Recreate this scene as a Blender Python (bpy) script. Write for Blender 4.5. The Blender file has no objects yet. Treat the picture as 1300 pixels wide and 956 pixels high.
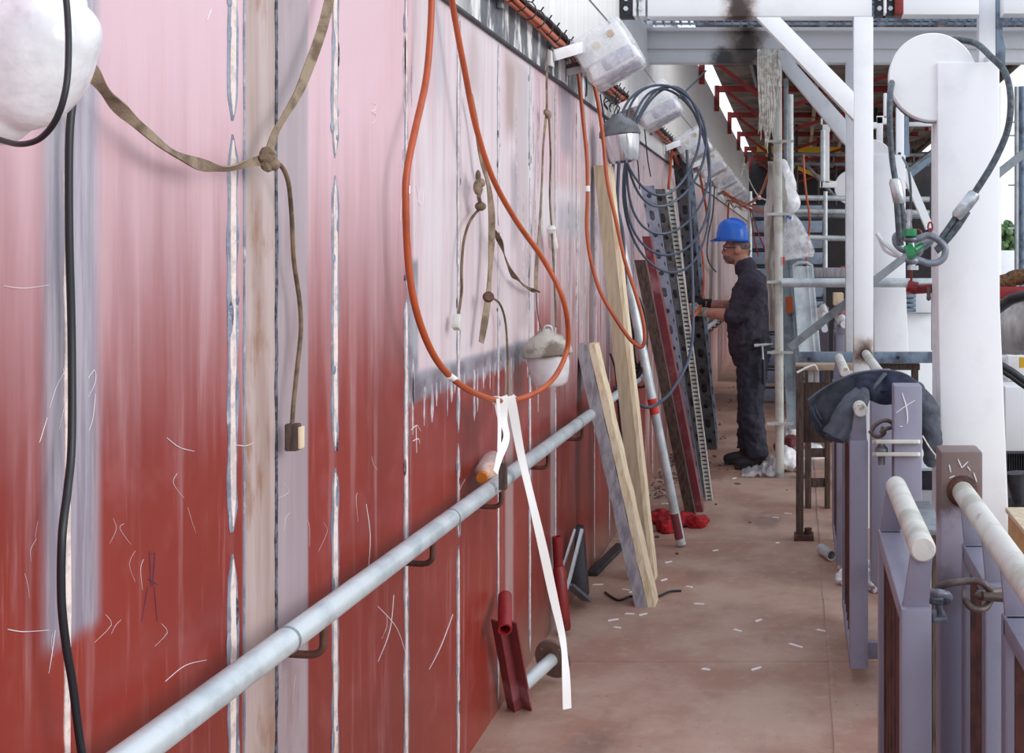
import bpy, bmesh, math, random
from mathutils import Vector, Matrix, noise, Euler
random.seed(7)
PI = math.pi
R = math.radians
C = bpy.context.scene.collection
sc = bpy.context.scene

# ------------------------------------------------------------------ camera frame
CX, CY, F, H = 1014.6, 329.0, 1500.0, 1.5
WX = -1.0                                   # face of the steel side wall


def P(px, py, Y):
    return Vector(((px - CX) * Y / F, Y, H - (py - CY) * Y / F))


def W(px, py, off=0.0):                     # point on the side wall (off = distance in front of it)
    Y = F * (-(WX + off)) / (CX - px)
    return Vector((WX + off, Y, H - (py - CY) * Y / F))


def G(px, py, z=0.0):                       # point on the walkway floor
    Y = (H - z) * F / (py - CY)
    return Vector(((px - CX) * Y / F, Y, z))


cam_d = bpy.data.cameras.new('camera')
cam = bpy.data.objects.new('camera', cam_d)
C.objects.link(cam)
cam.location = (0, 0, H)
cam.rotation_euler = (PI / 2, 0, 0)
cam_d.sensor_width = 36
cam_d.sensor_fit = 'HORIZONTAL'
cam_d.lens = 36 * F / 1300
cam_d.shift_x = -(CX - 650) / 1300
cam_d.shift_y = -(478 - CY) / 1300
cam_d.clip_end = 500
cam_d.clip_start = 0.05
sc.camera = cam

# ------------------------------------------------------------------ materials


def s2l(c):
    return tuple(((v / 255) / 12.92 if v / 255 <= 0.04045 else (((v / 255) + 0.055) / 1.055) ** 2.4) for v in c)


class N:
    def __init__(self, name):
        self.m = bpy.data.materials.new(name)
        self.m.use_nodes = True
        self.t = self.m.node_tree
        self.b = self.t.nodes['Principled BSDF']
        self.out = self.t.nodes['Material Output']

    def n(self, typ, **kw):
        x = self.t.nodes.new(typ)
        for k, v in kw.items():
            setattr(x, k, v)
        return x

    def l(self, a, b):
        self.t.links.new(a, b)

    def val(self, sock, v):
        if isinstance(v, (int, float)):
            sock.default_value = v
        elif isinstance(v, tuple):
            sock.default_value = (*v, 1) if len(v) == 3 and sock.type == 'RGBA' else v
        else:
            self.l(v, sock)

    def math(self, op, a, b=0.0, c=None, clamp=False):
        x = self.n('ShaderNodeMath', operation=op)
        x.use_clamp = clamp
        self.val(x.inputs[0], a)
        self.val(x.inputs[1], b)
        if c is not None:
            self.val(x.inputs[2], c)
        return x.outputs[0]

    def mix(self, f, a, b):
        x = self.n('ShaderNodeMix', data_type='RGBA')
        self.val(x.inputs[0], f)
        self.val(x.inputs[6], a)
        self.val(x.inputs[7], b)
        return x.outputs[2]

    def ramp(self, v, lo, hi):
        x = self.n('ShaderNodeMapRange', interpolation_type='SMOOTHSTEP')
        self.val(x.inputs[0], v)
        x.inputs[1].default_value = lo
        x.inputs[2].default_value = hi
        return x.outputs[0]

    def noise(self, vec, scale=5.0, detail=4.0, rough=.55, stretch=None):
        x = self.n('ShaderNodeTexNoise')
        x.inputs['Scale'].default_value = scale
        x.inputs['Detail'].default_value = detail
        x.inputs['Roughness'].default_value = rough
        if stretch:
            mp = self.n('ShaderNodeMapping')
            mp.inputs['Scale'].default_value = stretch
            self.l(vec, mp.inputs[0])
            vec = mp.outputs[0]
        self.l(vec, x.inputs[0])
        return x.outputs[0]

    def bump(self, h, strength=.3, dist=.01):
        x = self.n('ShaderNodeBump')
        x.inputs['Strength'].default_value = strength
        x.inputs['Distance'].default_value = dist
        self.l(h, x.inputs['Height'])
        self.l(x.outputs[0], self.b.inputs['Normal'])


def mat(name, col, rough=.5, metal=0.0, col2=None, scale=12, lo=.45, hi=.65, bump=0.0, bscale=40, stretch=None, spec=.5, col3=None, lo3=.6, hi3=.7, s3=4):
    q = N(name)
    co = q.n('ShaderNodeTexCoord').outputs['Object']
    q.b.inputs['Roughness'].default_value = rough
    q.b.inputs['Metallic'].default_value = metal
    q.b.inputs['Specular IOR Level'].default_value = spec
    c = s2l(col)
    if col2:
        f = q.ramp(q.noise(co, scale, 6, .6, stretch), lo, hi)
        c = q.mix(f, c, s2l(col2))
    if col3:
        f = q.ramp(q.noise(co, s3, 8, .65), lo3, hi3)
        c = q.mix(f, c, s2l(col3))
    q.val(q.b.inputs['Base Color'], c)
    if bump:
        q.bump(q.noise(co, bscale, 4, .6, stretch), bump, .01)
    return q.m


M = {}
M['white'] = mat('white_paint', (238, 240, 244), .42, 0, (214, 216, 222), 3, .5, .8, .08, 20)
M['white2'] = mat('white_paint_worn', (226, 226, 230), .5, 0, (190, 184, 182), 5, .5, .75, .1, 20, col3=(120, 84, 66), lo3=.7, hi3=.78, s3=5)
M['greywhite'] = mat('pale_grey_paint', (214, 218, 224), .5, 0, (194, 194, 198), 4, .45, .7, .1, 20)
M['lilac'] = mat('lilac_grey_paint', (138, 137, 156), .4, 0, (120, 116, 132), 5, .5, .75, .1, 25, col3=(110, 84, 80), lo3=.68, hi3=.76, s3=7)
M['burnt'] = mat('burnt_bare_steel', (128, 108, 100), .6, .2, (92, 66, 54), 9, .42, .62, .3, 40, col3=(176, 170, 180), lo3=.56, hi3=.66, s3=11)
M['soot'] = mat('scorched_paint', (58, 50, 50), .7, 0, (134, 116, 110), 14, .45, .65, .2, 40)
M['galv'] = mat('galvanised_steel', (206, 214, 218), .38, .3, (178, 188, 194), 9, .42, .65, .08, 60)
M['galv_dull'] = mat('dull_galvanised_steel', (146, 154, 160), .45, .5, (116, 122, 128), 8, .42, .65, .1, 60)
M['tube_cream'] = mat('weathered_tube_paint', (206, 206, 200), .5, 0, (176, 176, 164), 7, .45, .65, .15, 40, col3=(140, 112, 84), lo3=.66, hi3=.74, s3=9)
M['bluesteel'] = mat('blue_grey_steel', (128, 146, 166), .45, .3, (92, 100, 116), 8, .45, .65, .1, 40)
M['darksteel'] = mat('dark_steel', (62, 62, 68), .45, .4, (40, 38, 42), 10, .45, .65, .1, 40)
M['blackrub'] = mat('black_rubber', (26, 28, 34), .42)
M['greyrope'] = mat('grey_wire_rope', (88, 98, 106), .45, .3, (62, 70, 78), 60, .4, .6, .4, 120)
M['orange'] = mat('orange_hose', (176, 80, 38), .42, 0, (152, 66, 34), 12, .45, .7, .05, 40)
M['webbing'] = mat('dirty_webbing', (150, 132, 112), .85, 0, (104, 86, 68), 16, .42, .62, .3, 200)
M['cord'] = mat('brown_cord', (122, 100, 78), .8, 0, (84, 66, 52), 20, .42, .62)
M['rust'] = mat('rusty_steel', (96, 60, 50), .7, .1, (60, 38, 34), 20, .42, .62, .3, 60)
M['brownpaint'] = mat('brown_primer', (86, 48, 44), .5, 0, (60, 34, 34), 14, .42, .65, .1, 40)
M['red'] = mat('dark_red_paint', (140, 30, 34), .4, 0, (104, 22, 28), 12, .45, .7, .1, 40)
M['redframe'] = mat('red_primer_steel', (140, 36, 30), .55, 0, (92, 30, 28), 9, .45, .7, .1, 40)
M['redcloth'] = mat('red_cloth', (176, 26, 34), .9, 0, (120, 12, 22), 30, .4, .6, .6, 90)
M['maroon'] = mat('maroon_paint', (122, 56, 62), .4, 0, (160, 110, 118), 7, .5, .7, .1, 40)
M['wood'] = mat('pale_timber', (182, 164, 140), .75, 0, (164, 144, 120), 6, .35, .7, .15, 40, stretch=(9, 9, .7))
M['woodgrey'] = mat('weathered_timber', (164, 160, 166), .8, 0, (128, 122, 130), 7, .38, .68, .3, 40, stretch=(7, 7, .8))
M['woodedge'] = mat('fresh_cut_timber', (226, 210, 182), .75, 0, (198, 172, 136), 7, .4, .72, .15, 40, stretch=(8, 8, .8))
M['wooddark'] = mat('dark_stained_timber', (92, 74, 66), .8, 0, (64, 50, 46), 10, .42, .62, .3, 40, stretch=(8, 8, 1))
M['plydeck'] = mat('plywood_deck_underside', (142, 124, 110), .8, 0, (100, 86, 80), 3, .4, .65, .2, 30)
M['scafdark'] = mat('dark_scaffold', (66, 58, 56), .7, 0, (42, 38, 38), 4, .4, .65, .2, 30)
M['black'] = mat('plain_dark', (44, 44, 48), .8, 0, (62, 54, 54), 2, .45, .7)  # flat dark colour; on the hall backdrops it stands for shade
M['yellow'] = mat('yellow_paint', (214, 170, 36), .5)
M['blue'] = mat('blue_helmet_plastic', (36, 108, 214), .28)
M['bluetie'] = mat('blue_tie', (46, 92, 168), .5)
M['skin'] = mat('skin', (186, 134, 116), .5, 0, (170, 112, 96), 20, .45, .65)
M['jumper'] = mat('dark_navy_knit', (62, 58, 72), .9, 0, (50, 46, 58), 30, .4, .6, .4, 120)
M['trouser'] = mat('navy_work_cloth', (50, 52, 68), .85, 0, (38, 38, 50), 14, .4, .6, .3, 90)
M['jacket'] = mat('charcoal_cloth', (86, 92, 104), .88, 0, (66, 70, 80), 12, .4, .62, .3, 160)
M['jacketlin'] = mat('navy_lining', (66, 74, 98), .8, 0, (48, 54, 74), 14, .4, .6, .3, 90)
M['boot'] = mat('black_leather', (26, 25, 28), .6, 0, (40, 38, 40), 20, .4, .6)
M['glove'] = mat('work_glove', (176, 170, 164), .9, 0, (130, 120, 112), 30, .4, .6)
M['hair'] = mat('grey_hair', (124, 108, 100), .8, 0, (92, 80, 74), 60, .4, .6)
M['beard'] = mat('stubble', (104, 80, 72), .85, 0, (142, 106, 92), 60, .4, .6)
M['capgrey'] = mat('grey_lamp_cap', (108, 112, 118), .5, 0, (80, 80, 84), 10, .42, .62, .1, 40)
M['capdirty'] = mat('dirty_lamp_cap', (176, 170, 160), .6, 0, (104, 92, 80), 9, .45, .6, .4, 40)
M['tape'] = mat('white_tape', (240, 240, 240), .5)
M['green'] = mat('green_paint', (22, 120, 70), .35)
M['shackle'] = mat('grey_shackle_steel', (132, 138, 150), .4, .4, (106, 110, 120), 14, .42, .62)
M['ferrule'] = mat('aluminium_ferrule', (196, 200, 206), .3, .8, (156, 160, 168), 20, .42, .62)
M['chain'] = mat('brown_grey_chain_steel', (108, 98, 96), .5, .4, (84, 70, 64), 20, .42, .62)
M['ductgrey'] = mat('ribbed_duct', (186, 184, 184), .4, .3, (136, 130, 126), 6, .42, .62, .3, 14, stretch=(1, 1, .2))
M['jute'] = mat('brown_matting', (112, 78, 48), .9, 0, (76, 52, 34), 60, .4, .6, 1, 90)
M['label'] = mat('orange_label', (196, 92, 40), .5)
M['rope_white'] = mat('frayed_white_rope', (232, 228, 220), .9, 0, (190, 182, 172), 30, .4, .62)
M['foam'] = mat('white_foam', (232, 230, 226), .7, 0, (190, 186, 180), 20, .45, .65, .4, 60)
M['sheet'] = mat('white_sheeting', (234, 232, 228), .6, 0, (206, 200, 192), 5, .42, .65, .3, 12)
M['weldcore'] = mat('bare_weld_strip', (236, 218, 210), .5, .0, (206, 190, 186), 30, .45, .6, .3, 80)
M['weldgrey'] = mat('ground_steel', (158, 166, 184), .4, .35, (124, 132, 150), 14, .42, .62, .3, 60, col3=(206, 208, 216), lo3=.55, hi3=.7, s3=26)
M['welddark'] = mat('weld_bead', (56, 58, 68), .45, .4, (120, 124, 136), 60, .4, .6, .5, 120)
M['chalk'] = mat('chalk', (226, 222, 226), .9)
M['pencil'] = mat('dark_crayon', (76, 60, 92), .8)
M['drip'] = mat('paint_run', (206, 200, 206), .5, 0, (170, 158, 166), 20, .42, .6)
M['concrete'] = mat('yard_concrete', (170, 168, 164), .9, 0, (140, 136, 132), 1.2, .4, .65)
M['lens'] = mat('lilac_grey_lens', (176, 176, 198), .25)
M['brass'] = mat('brass', (196, 168, 110), .4, .6)
M['cablenavy'] = mat('navy_cable', (62, 72, 90), .4)
M['chrome'] = mat('polished_metal_cup', (206, 206, 210), .16, .95)
M['channel_light'] = mat('light_channel_galvanising', (172, 182, 202), .42, .35, (146, 154, 172), 8, .42, .65, .1, 60)
M['steppaint'] = mat('step_paint', (140, 156, 176), .5, 0, (120, 134, 152), 5)
M['leaf'] = mat('tree_leaves', (112, 142, 92), .8, 0, (56, 84, 50), 3, .4, .6)
M['bark'] = mat('bark', (96, 82, 66), .9)
M['grass'] = mat('dry_grass', (150, 150, 110), .95)


def trans_mat(name, col, rough, mixf, bump=.4, bscale=25, trans=0.0):
    q = N(name)
    co = q.n('ShaderNodeTexCoord').outputs['Object']
    q.b.inputs['Base Color'].default_value = (*s2l(col), 1)
    q.b.inputs['Roughness'].default_value = rough
    q.b.inputs['Transmission Weight'].default_value = trans
    nz = q.noise(co, bscale, 4, .55)
    q.bump(nz, bump, .02)
    tr = q.n('ShaderNodeBsdfTransparent')
    mx = q.n('ShaderNodeMixShader')
    f = q.math('MULTIPLY_ADD', q.ramp(nz, .35, .65), .3, mixf - .15, clamp=True)
    q.l(f, mx.inputs[0])
    q.l(q.b.outputs[0], mx.inputs[1])
    q.l(tr.outputs[0], mx.inputs[2])
    q.l(mx.outputs[0], q.out.inputs['Surface'])
    return q.m


M['film'] = trans_mat('clear_plastic_film', (246, 246, 250), .12, .62, .25, 18)
M['filmwhite'] = trans_mat('milky_plastic_film', (244, 244, 248), .18, .16, .25, 14)
M['glasscup'] = trans_mat('frosted_glass_cup', (226, 224, 228), .25, .22, .1, 8)
M['bottle'] = trans_mat('clear_bottle_plastic', (236, 226, 222), .1, .5, .1, 20)
M['juice'] = mat('orange_juice', (206, 122, 40), .3)


def hull_material():
    q = N('side_shell_paint')
    geo = q.n('ShaderNodeNewGeometry')
    pos = geo.outputs['Position']
    sep = q.n('ShaderNodeSeparateXYZ')
    q.l(pos, sep.inputs[0])
    Y, Z = sep.outputs[1], sep.outputs[2]
    nf = q.noise(pos, 9, 5, .6)
    ns = q.noise(pos, 1.0, 5, .6, (1, 16, 1.1))       # vertical streaks
    ns2 = q.noise(pos, 1.0, 6, .7, (1, 50, 2.5))
    nb = q.noise(pos, 1.3, 4, .55)
    Yd = q.math('ADD', Y, q.math('MULTIPLY', q.math('SUBTRACT', nf, .5), .06))
    Zd = q.math('ADD', Z, q.math('MULTIPLY', q.math('SUBTRACT', ns2, .5), .10))
    Zs = q.math('ADD', Z, q.math('MULTIPLY', q.math('SUBTRACT', nf, .5), .03))

    def box(y0, y1, z0, z1, e=.02, zz=None, yy=None):
        zz = zz or Zd
        yy = yy or Yd
        a = q.ramp(yy, y0 - e, y0 + e)
        b = q.math('SUBTRACT', 1.0, q.ramp(yy, y1 - e, y1 + e))
        c = q.ramp(zz, z0 - e, z0 + e)
        d = q.math('SUBTRACT', 1.0, q.ramp(zz, z1 - e, z1 + e))
        return q.math('MULTIPLY', q.math('MULTIPLY', a, b), q.math('MULTIPLY', c, d))

    red = q.mix(q.ramp(nb, .35, .68), s2l((142, 50, 40)), s2l((122, 42, 34)))
    red = q.mix(q.math('MULTIPLY', q.ramp(nf, .5, .75), .4), red, s2l((160, 84, 82)))
    # dusty rose coat and veiling light put into colour: more high up, cloudy edge
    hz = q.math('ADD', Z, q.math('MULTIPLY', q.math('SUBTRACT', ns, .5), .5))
    dust_veil = q.ramp(hz, 1.1, 1.92)
    dust_veil = q.math('MULTIPLY', dust_veil, .93)
    col = q.mix(dust_veil, red, s2l((224, 190, 200)))
    col = q.mix(q.math('MULTIPLY', q.ramp(ns, .54, .74), .3), col, s2l((206, 168, 172)))
    # fine scratches and smears low down
    col = q.mix(q.math('MULTIPLY', q.ramp(ns2, .57, .78), .45), col, s2l((200, 140, 138)))
    # pale repaired plate and the plates further along
    pale = box(3.06, 4.46, 1.19, 2.23, .012, Zs, Y)
    palec = q.mix(q.ramp(ns, .35, .7), s2l((222, 212, 216)), s2l((208, 184, 190)))
    col = q.mix(q.math('MULTIPLY', pale, .92), col, palec)
    far = box(5.0, 40, 1.0, 2.3, .25)
    farc = q.mix(q.ramp(ns2, .40, .58), s2l((196, 150, 158)), s2l((226, 218, 222)))
    farc = q.mix(q.math('MULTIPLY', q.ramp(q.noise(pos, 1.0, 5, .6, (1, 9, 1.4)), .54, .66), .7), farc, s2l((150, 150, 162)))
    col = q.mix(q.math('MULTIPLY', q.math('MULTIPLY', far, q.ramp(ns, .3, .55)), .85), col, farc)
    far2 = box(7.6, 40, 0.1, 2.3, .4)
    col = q.mix(q.math('MULTIPLY', q.math('MULTIPLY', far2, q.ramp(ns, .42, .6)), .8), col, s2l((206, 190, 188)))
    mid = box(4.46, 7.0, 1.35, 2.23, .12)
    col = q.mix(q.math('MULTIPLY', mid, .5), col, farc)
    for (a_, b_, z0_, z1_, cc_, st_) in ((4.02, 4.16, 1.93, 2.2, (140, 104, 84), .6), (4.1, 4.2, 1.55, 1.85, (104, 98, 110), .5), (4.5, 5.6, 1.60, 1.80, (232, 232, 236), .6), (4.3, 4.45, 1.75, 2.22, (224, 226, 232), .6), (3.25, 3.32, 1.95, 2.2, (172, 176, 190), .5), (4.95, 5.2, 1.95, 2.22, (126, 132, 148), .55), (3.55, 3.7, 2.0, 2.2, (150, 116, 104), .4)):
        col = q.mix(q.math('MULTIPLY', box(a_, b_, z0_, z1_, .05), st_), col, s2l(cc_))
    # ground-off grey border under the pale plate
    gb = box(3.04, 4.7, 1.13, 1.205, .012, Zs, Y)
    gb2 = box(3.02, 3.1, 1.13, 1.5, .012, Zs, Y)
    gb3 = box(4.9, 6.1, 1.6, 1.74, .04, Zs, Y)
    greyc = q.mix(q.ramp(nf, .4, .6), s2l((150, 156, 168)), s2l((112, 112, 124)))
    g = q.math('MAXIMUM', gb, q.math('MAXIMUM', gb2, q.math('MULTIPLY', gb3, .5)))
    col = q.mix(q.math('MULTIPLY', g, .85), col, greyc)
    # butt strap: bare primer band with rust
    band = box(2.125, 2.405, -1, 2.23, .008, Zs, Y)
    bandc = q.mix(q.ramp(ns, .38, .62), s2l((168, 146, 138)), s2l((190, 172, 168)))
    rustm = q.math('MULTIPLY', q.ramp(q.noise(pos, 3.4, 6, .65, (1, 3, 1)), .52, .68), .75)
    bandc = q.mix(rustm, bandc, s2l((140, 96, 62)))
    right = q.ramp(Y, 2.255, 2.262)
    bandc = q.mix(q.math('MULTIPLY', right, .6), bandc, s2l((158, 148, 162)))
    col = q.mix(q.math('MULTIPLY', band, .93), col, bandc)
    # blue-grey ground strip on the nearest plate joint
    st = box(1.565, 1.685, .98, 3, .018, Zs, Y)
    col = q.mix(q.math('MULTIPLY', st, .75), col, q.mix(q.ramp(ns2, .4, .6), s2l((172, 176, 188)), s2l((134, 142, 158))))
    # bare vertical bands on single frames
    for (a, b, z0, z1) in ((4.02, 4.13, -1, 1.15), (4.18, 4.36, 1.25, 2.2), (4.75, 4.86, -1, 2.2), (5.4, 5.55, .9, 2.2)):
        bb = box(a, b, z0, z1, .02, Zs, Y)
        col = q.mix(q.math('MULTIPLY', bb, .6), col, s2l((182, 166, 168)))
    # scuffed brown foot of the wall
    foot = q.math('SUBTRACT', 1.0, q.ramp(Zd, .02, .30))
    foot = q.math('MULTIPLY', foot, q.ramp(Y, 3.6, 4.2))
    col = q.mix(q.math('MULTIPLY', foot, .6), col, s2l((140, 112, 98)))
    # upper strake: off-white, dirty and scorched along its lower edge
    up = q.ramp(Z, 2.225, 2.235)
    wcol = q.mix(q.ramp(ns, .4, .75), s2l((240, 239, 238)), s2l((224, 220, 218)))
    wcol = q.mix(q.math('MULTIPLY', q.ramp(ns2, .62, .8), .3), wcol, s2l((176, 166, 160)))
    sootz = q.math('SUBTRACT', 1.0, q.ramp(Zd, 2.37, 2.45))
    nso = q.noise(pos, 1.0, 5, .65, (1, 7, 2.2))
    soot = q.math('MULTIPLY', sootz, q.ramp(nso, .40, .50))
    soot = q.math('MULTIPLY', soot, q.ramp(Y, 3.3, 3.7))
    soot = q.math('MULTIPLY', soot, q.math('SUBTRACT', 1.0, q.ramp(Y, 5.0, 7.5)))
    wcol = q.mix(q.math('MULTIPLY', soot, .95), wcol, q.mix(q.ramp(nf, .35, .6), s2l((70, 78, 94)), s2l((22, 24, 32))))
    col = q.mix(up, col, wcol)
    q.l(col, q.b.inputs['Base Color'])
    rr = q.math('MULTIPLY_ADD', nf, .2, .24)
    q.l(rr, q.b.inputs['Roughness'])
    q.b.inputs['Specular IOR Level'].default_value = .6
    hh = q.math('ADD', q.math('MULTIPLY', nb, 1.0), q.math('MULTIPLY', ns, .1))
    q.bump(hh, .25, .03)
    return q.m


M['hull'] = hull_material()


def floor_material():
    q = N('walkway_floor_paint')
    geo = q.n('ShaderNodeNewGeometry')
    pos = geo.outputs['Position']
    n1 = q.noise(pos, 2.2, 6, .62)
    n2 = q.noise(pos, 14, 6, .65)
    n3 = q.noise(pos, 1.0, 5, .6, (2.5, 1.0, 1))
    n4 = q.noise(pos, 60, 3, .6)
    col = q.mix(q.ramp(n1, .35, .66), s2l((182, 154, 138)), s2l((162, 124, 108)))
    col = q.mix(q.math('MULTIPLY', q.ramp(n2, .5, .72), .5), col, s2l((188, 166, 150)))
    col = q.mix(q.math('MULTIPLY', q.ramp(n3, .56, .7), .5), col, s2l((100, 84, 80)))
    col = q.mix(q.math('MULTIPLY', q.ramp(n4, .64, .72), .5), col, s2l((84, 62, 56)))
    q.l(col, q.b.inputs['Base Color'])
    q.b.inputs['Roughness'].default_value = .55
    q.bump(n2, .15, .01)
    return q.m


M['floor'] = floor_material()

def stain_mat(name, base, stains, rough=.5):
    """painted steel with soft-edged heat stains at world places: (x0, x1, z0, z1, colour, strength)"""
    q = N(name)
    pos = q.n('ShaderNodeNewGeometry').outputs['Position']
    sep = q.n('ShaderNodeSeparateXYZ')
    q.l(pos, sep.inputs[0])
    n1 = q.noise(pos, 9, 6, .65)
    n2 = q.noise(pos, 4, 4, .6)
    d = q.math('MULTIPLY', q.math('SUBTRACT', n1, .5), .16)
    X = q.math('ADD', sep.outputs[0], d)
    Z = q.math('ADD', sep.outputs[2], d)
    col = q.mix(q.math('MULTIPLY', q.ramp(n2, .5, .8), .35), s2l(base), s2l(tuple(v - 26 for v in base)))
    for (x0, x1, z0, z1, cc, st) in stains:
        e = (x1 - x0) * .35
        f = q.math('MULTIPLY', q.ramp(X, x0 - e, x0 + e), q.math('SUBTRACT', 1.0, q.ramp(X, x1 - e, x1 + e)))
        f = q.math('MULTIPLY', f, q.math('MULTIPLY', q.ramp(Z, z0 - .03, z0 + .03), q.math('SUBTRACT', 1.0, q.ramp(Z, z1 - .03, z1 + .03))))
        col = q.mix(q.math('MULTIPLY', f, st), col, s2l(cc))
    q.l(col, q.b.inputs['Base Color'])
    q.b.inputs['Roughness'].default_value = rough
    q.bump(n1, .1, .01)
    return q.m


# ------------------------------------------------------------------ geometry helpers


def new():
    return bmesh.new()


def box(bm, x0, x1, y0, y1, z0, z1, bev=0.0, mx=None, mi=0):
    b = bmesh.new()
    bmesh.ops.create_cube(b, size=1)
    for v in b.verts:
        v.co = Vector(((x0 + x1) / 2 + v.co.x * (x1 - x0), (y0 + y1) / 2 + v.co.y * (y1 - y0), (z0 + z1) / 2 + v.co.z * (z1 - z0)))
    if bev:
        bmesh.ops.bevel(b, geom=list(b.edges), offset=bev, segments=2, affect='EDGES', profile=.5)
    merge(bm, b, mx, mi)


def merge(bm, b, mx=None, mi=0):
    if mx is not None:
        bmesh.ops.transform(b, matrix=mx, verts=b.verts)
    me = bpy.data.meshes.new('tmp')
    for f in b.faces:
        f.material_index = mi
    b.to_mesh(me)
    b.free()
    bm.from_mesh(me)
    bpy.data.meshes.remove(me)


def frame_of(d):
    d = d.normalized()
    u = Vector((0, 0, 1)) if abs(d.z) < .9 else Vector((0, 1, 0))
    a = d.cross(u).normalized()
    return a, d.cross(a).normalized()


def tube(bm, pts, r, seg=10, caps=True, mi=0, flat=1.0, up=None):
    """swept tube; r number or list; flat<1 squashes along the second axis"""
    pts = [Vector(p) for p in pts]
    n = len(pts)
    rs = r if isinstance(r, (list, tuple)) else [r] * n
    a = None
    rings = []
    for i, p in enumerate(pts):
        d = (pts[min(i + 1, n - 1)] - pts[max(i - 1, 0)])
        if d.length < 1e-9:
            d = Vector((0, 0, 1))
        d.normalize()
        if up is not None:
            a = Vector(up).cross(d)
            if a.length < 1e-4:
                a = frame_of(d)[0]
            a.normalize()
        elif a is None:
            a, _ = frame_of(d)
        else:
            a = (a - d * a.dot(d))
            a = a.normalized() if a.length > 1e-6 else frame_of(d)[0]
        b = d.cross(a)
        rings.append([bm.verts.new(p + (a * math.cos(2 * PI * k / seg) + b * flat * math.sin(2 * PI * k / seg)) * rs[i]) for k in range(seg)])
    for i in range(n - 1):
        for k in range(seg):
            f = bm.faces.new((rings[i][k], rings[i][(k + 1) % seg], rings[i + 1][(k + 1) % seg], rings[i + 1][k]))
            f.material_index = mi
    if caps:
        f = bm.faces.new(list(reversed(rings[0])))
        f.material_index = mi
        f = bm.faces.new(rings[-1])
        f.material_index = mi


def spline(pts, n=8):
    pts = [Vector(p) for p in pts]
    out = []
    for i in range(len(pts) - 1):
        p0 = pts[max(i - 1, 0)]
        p1, p2 = pts[i], pts[i + 1]
        p3 = pts[min(i + 2, len(pts) - 1)]
        for k in range(n):
            t = k / n
            out.append(.5 * ((2 * p1) + (p2 - p0) * t + (2 * p0 - 5 * p1 + 4 * p2 - p3) * t * t + (3 * p1 - p0 - 3 * p2 + p3) * t ** 3))
    out.append(pts[-1])
    return out


def cyl(bm, p0, p1, r0, r1=None, seg=16, mi=0, bev=0):
    r1 = r0 if r1 is None else r1
    tube(bm, [p0, p1], [r0, r1], seg, True, mi)


def pipe(bm, p0, p1, r, wall=.004, seg=20, mi=0):
    """open hollow tube with real wall thickness"""
    p0, p1 = Vector(p0), Vector(p1)
    d = (p1 - p0).normalized()
    a, b = frame_of(d)
    rr = []
    for (p, q) in ((p0, r), (p1, r), (p1, r - wall), (p0, r - wall)):
        rr.append([bm.verts.new(p + (a * math.cos(2 * PI * k / seg) + b * math.sin(2 * PI * k / seg)) * q) for k in range(seg)])
    for i in range(4):
        A, B = rr[i], rr[(i + 1) % 4]
        for k in range(seg):
            f = bm.faces.new((A[k], A[(k + 1) % seg], B[(k + 1) % seg], B[k]))
            f.material_index = mi


def bar(bm, p0, p1, w, h, up=(0, 0, 1), bev=0.0, mi=0):
    """rectangular bar between points: w across, h along up"""
    p0, p1 = Vector(p0), Vector(p1)
    d = (p1 - p0)
    L = d.length
    d.normalize()
    u = Vector(up)
    a = d.cross(u).normalized()
    u = a.cross(d).normalized()
    mx = Matrix(((a.x, d.x, u.x, 0), (a.y, d.y, u.y, 0), (a.z, d.z, u.z, 0), (0, 0, 0, 1)))
    mx = Matrix.Translation((p0 + p1) / 2) @ mx
    box(bm, -w / 2, w / 2, -L / 2, L / 2, -h / 2, h / 2, bev, mx, mi)


def prism(bm, pts, axis, d, mi=0, bev=0.0):
    """polygon pts extruded by vector axis*d"""
    b = bmesh.new()
    vs = [b.verts.new(Vector(p)) for p in pts]
    f = b.faces.new(vs)
    r = bmesh.ops.extrude_face_region(b, geom=[f])
    ex = [v for v in r['geom'] if isinstance(v, bmesh.types.BMVert)]
    bmesh.ops.translate(b, vec=Vector(axis) * d, verts=ex)
    bmesh.ops.recalc_face_normals(b, faces=b.faces)
    if bev:
        bmesh.ops.bevel(b, geom=list(b.edges), offset=bev, segments=2, affect='EDGES', profile=.5)
    merge(bm, b, None, mi)


def lathe(bm, prof, c=(0, 0, 0), seg=24, mx=None, mi=0):
    b = bmesh.new()
    rings = []
    for (r, z) in prof:
        if r < 1e-5:
            rings.append([b.verts.new((0, 0, z))])
        else:
            rings.append([b.verts.new((r * math.cos(2 * PI * k / seg), r * math.sin(2 * PI * k / seg), z)) for k in range(seg)])
    for A, B in zip(rings, rings[1:]):
        for k in range(seg):
            k2 = (k + 1) % seg
            if len(A) == 1 and len(B) == 1:
                continue
            if len(A) == 1:
                b.faces.new((A[0], B[k2], B[k]))
            elif len(B) == 1:
                b.faces.new((A[k], A[k2], B[0]))
            else:
                b.faces.new((A[k], A[k2], B[k2], B[k]))
    bmesh.ops.recalc_face_normals(b, faces=b.faces)
    m = Matrix.Translation(Vector(c)) @ (mx or Matrix())
    merge(bm, b, m, mi)


def ell(bm, c, r, rot=None, seg=20, mi=0):
    b = bmesh.new()
    bmesh.ops.create_uvsphere(b, u_segments=seg, v_segments=seg // 2 + 2, radius=1)
    m = Matrix.Translation(Vector(c)) @ (rot.to_matrix().to_4x4() if rot else Matrix()) @ Matrix.Diagonal((*r, 1))
    merge(bm, b, m, mi)


WM = {}


def wm(o):
    return WM.get(o.name, Matrix())


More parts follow.
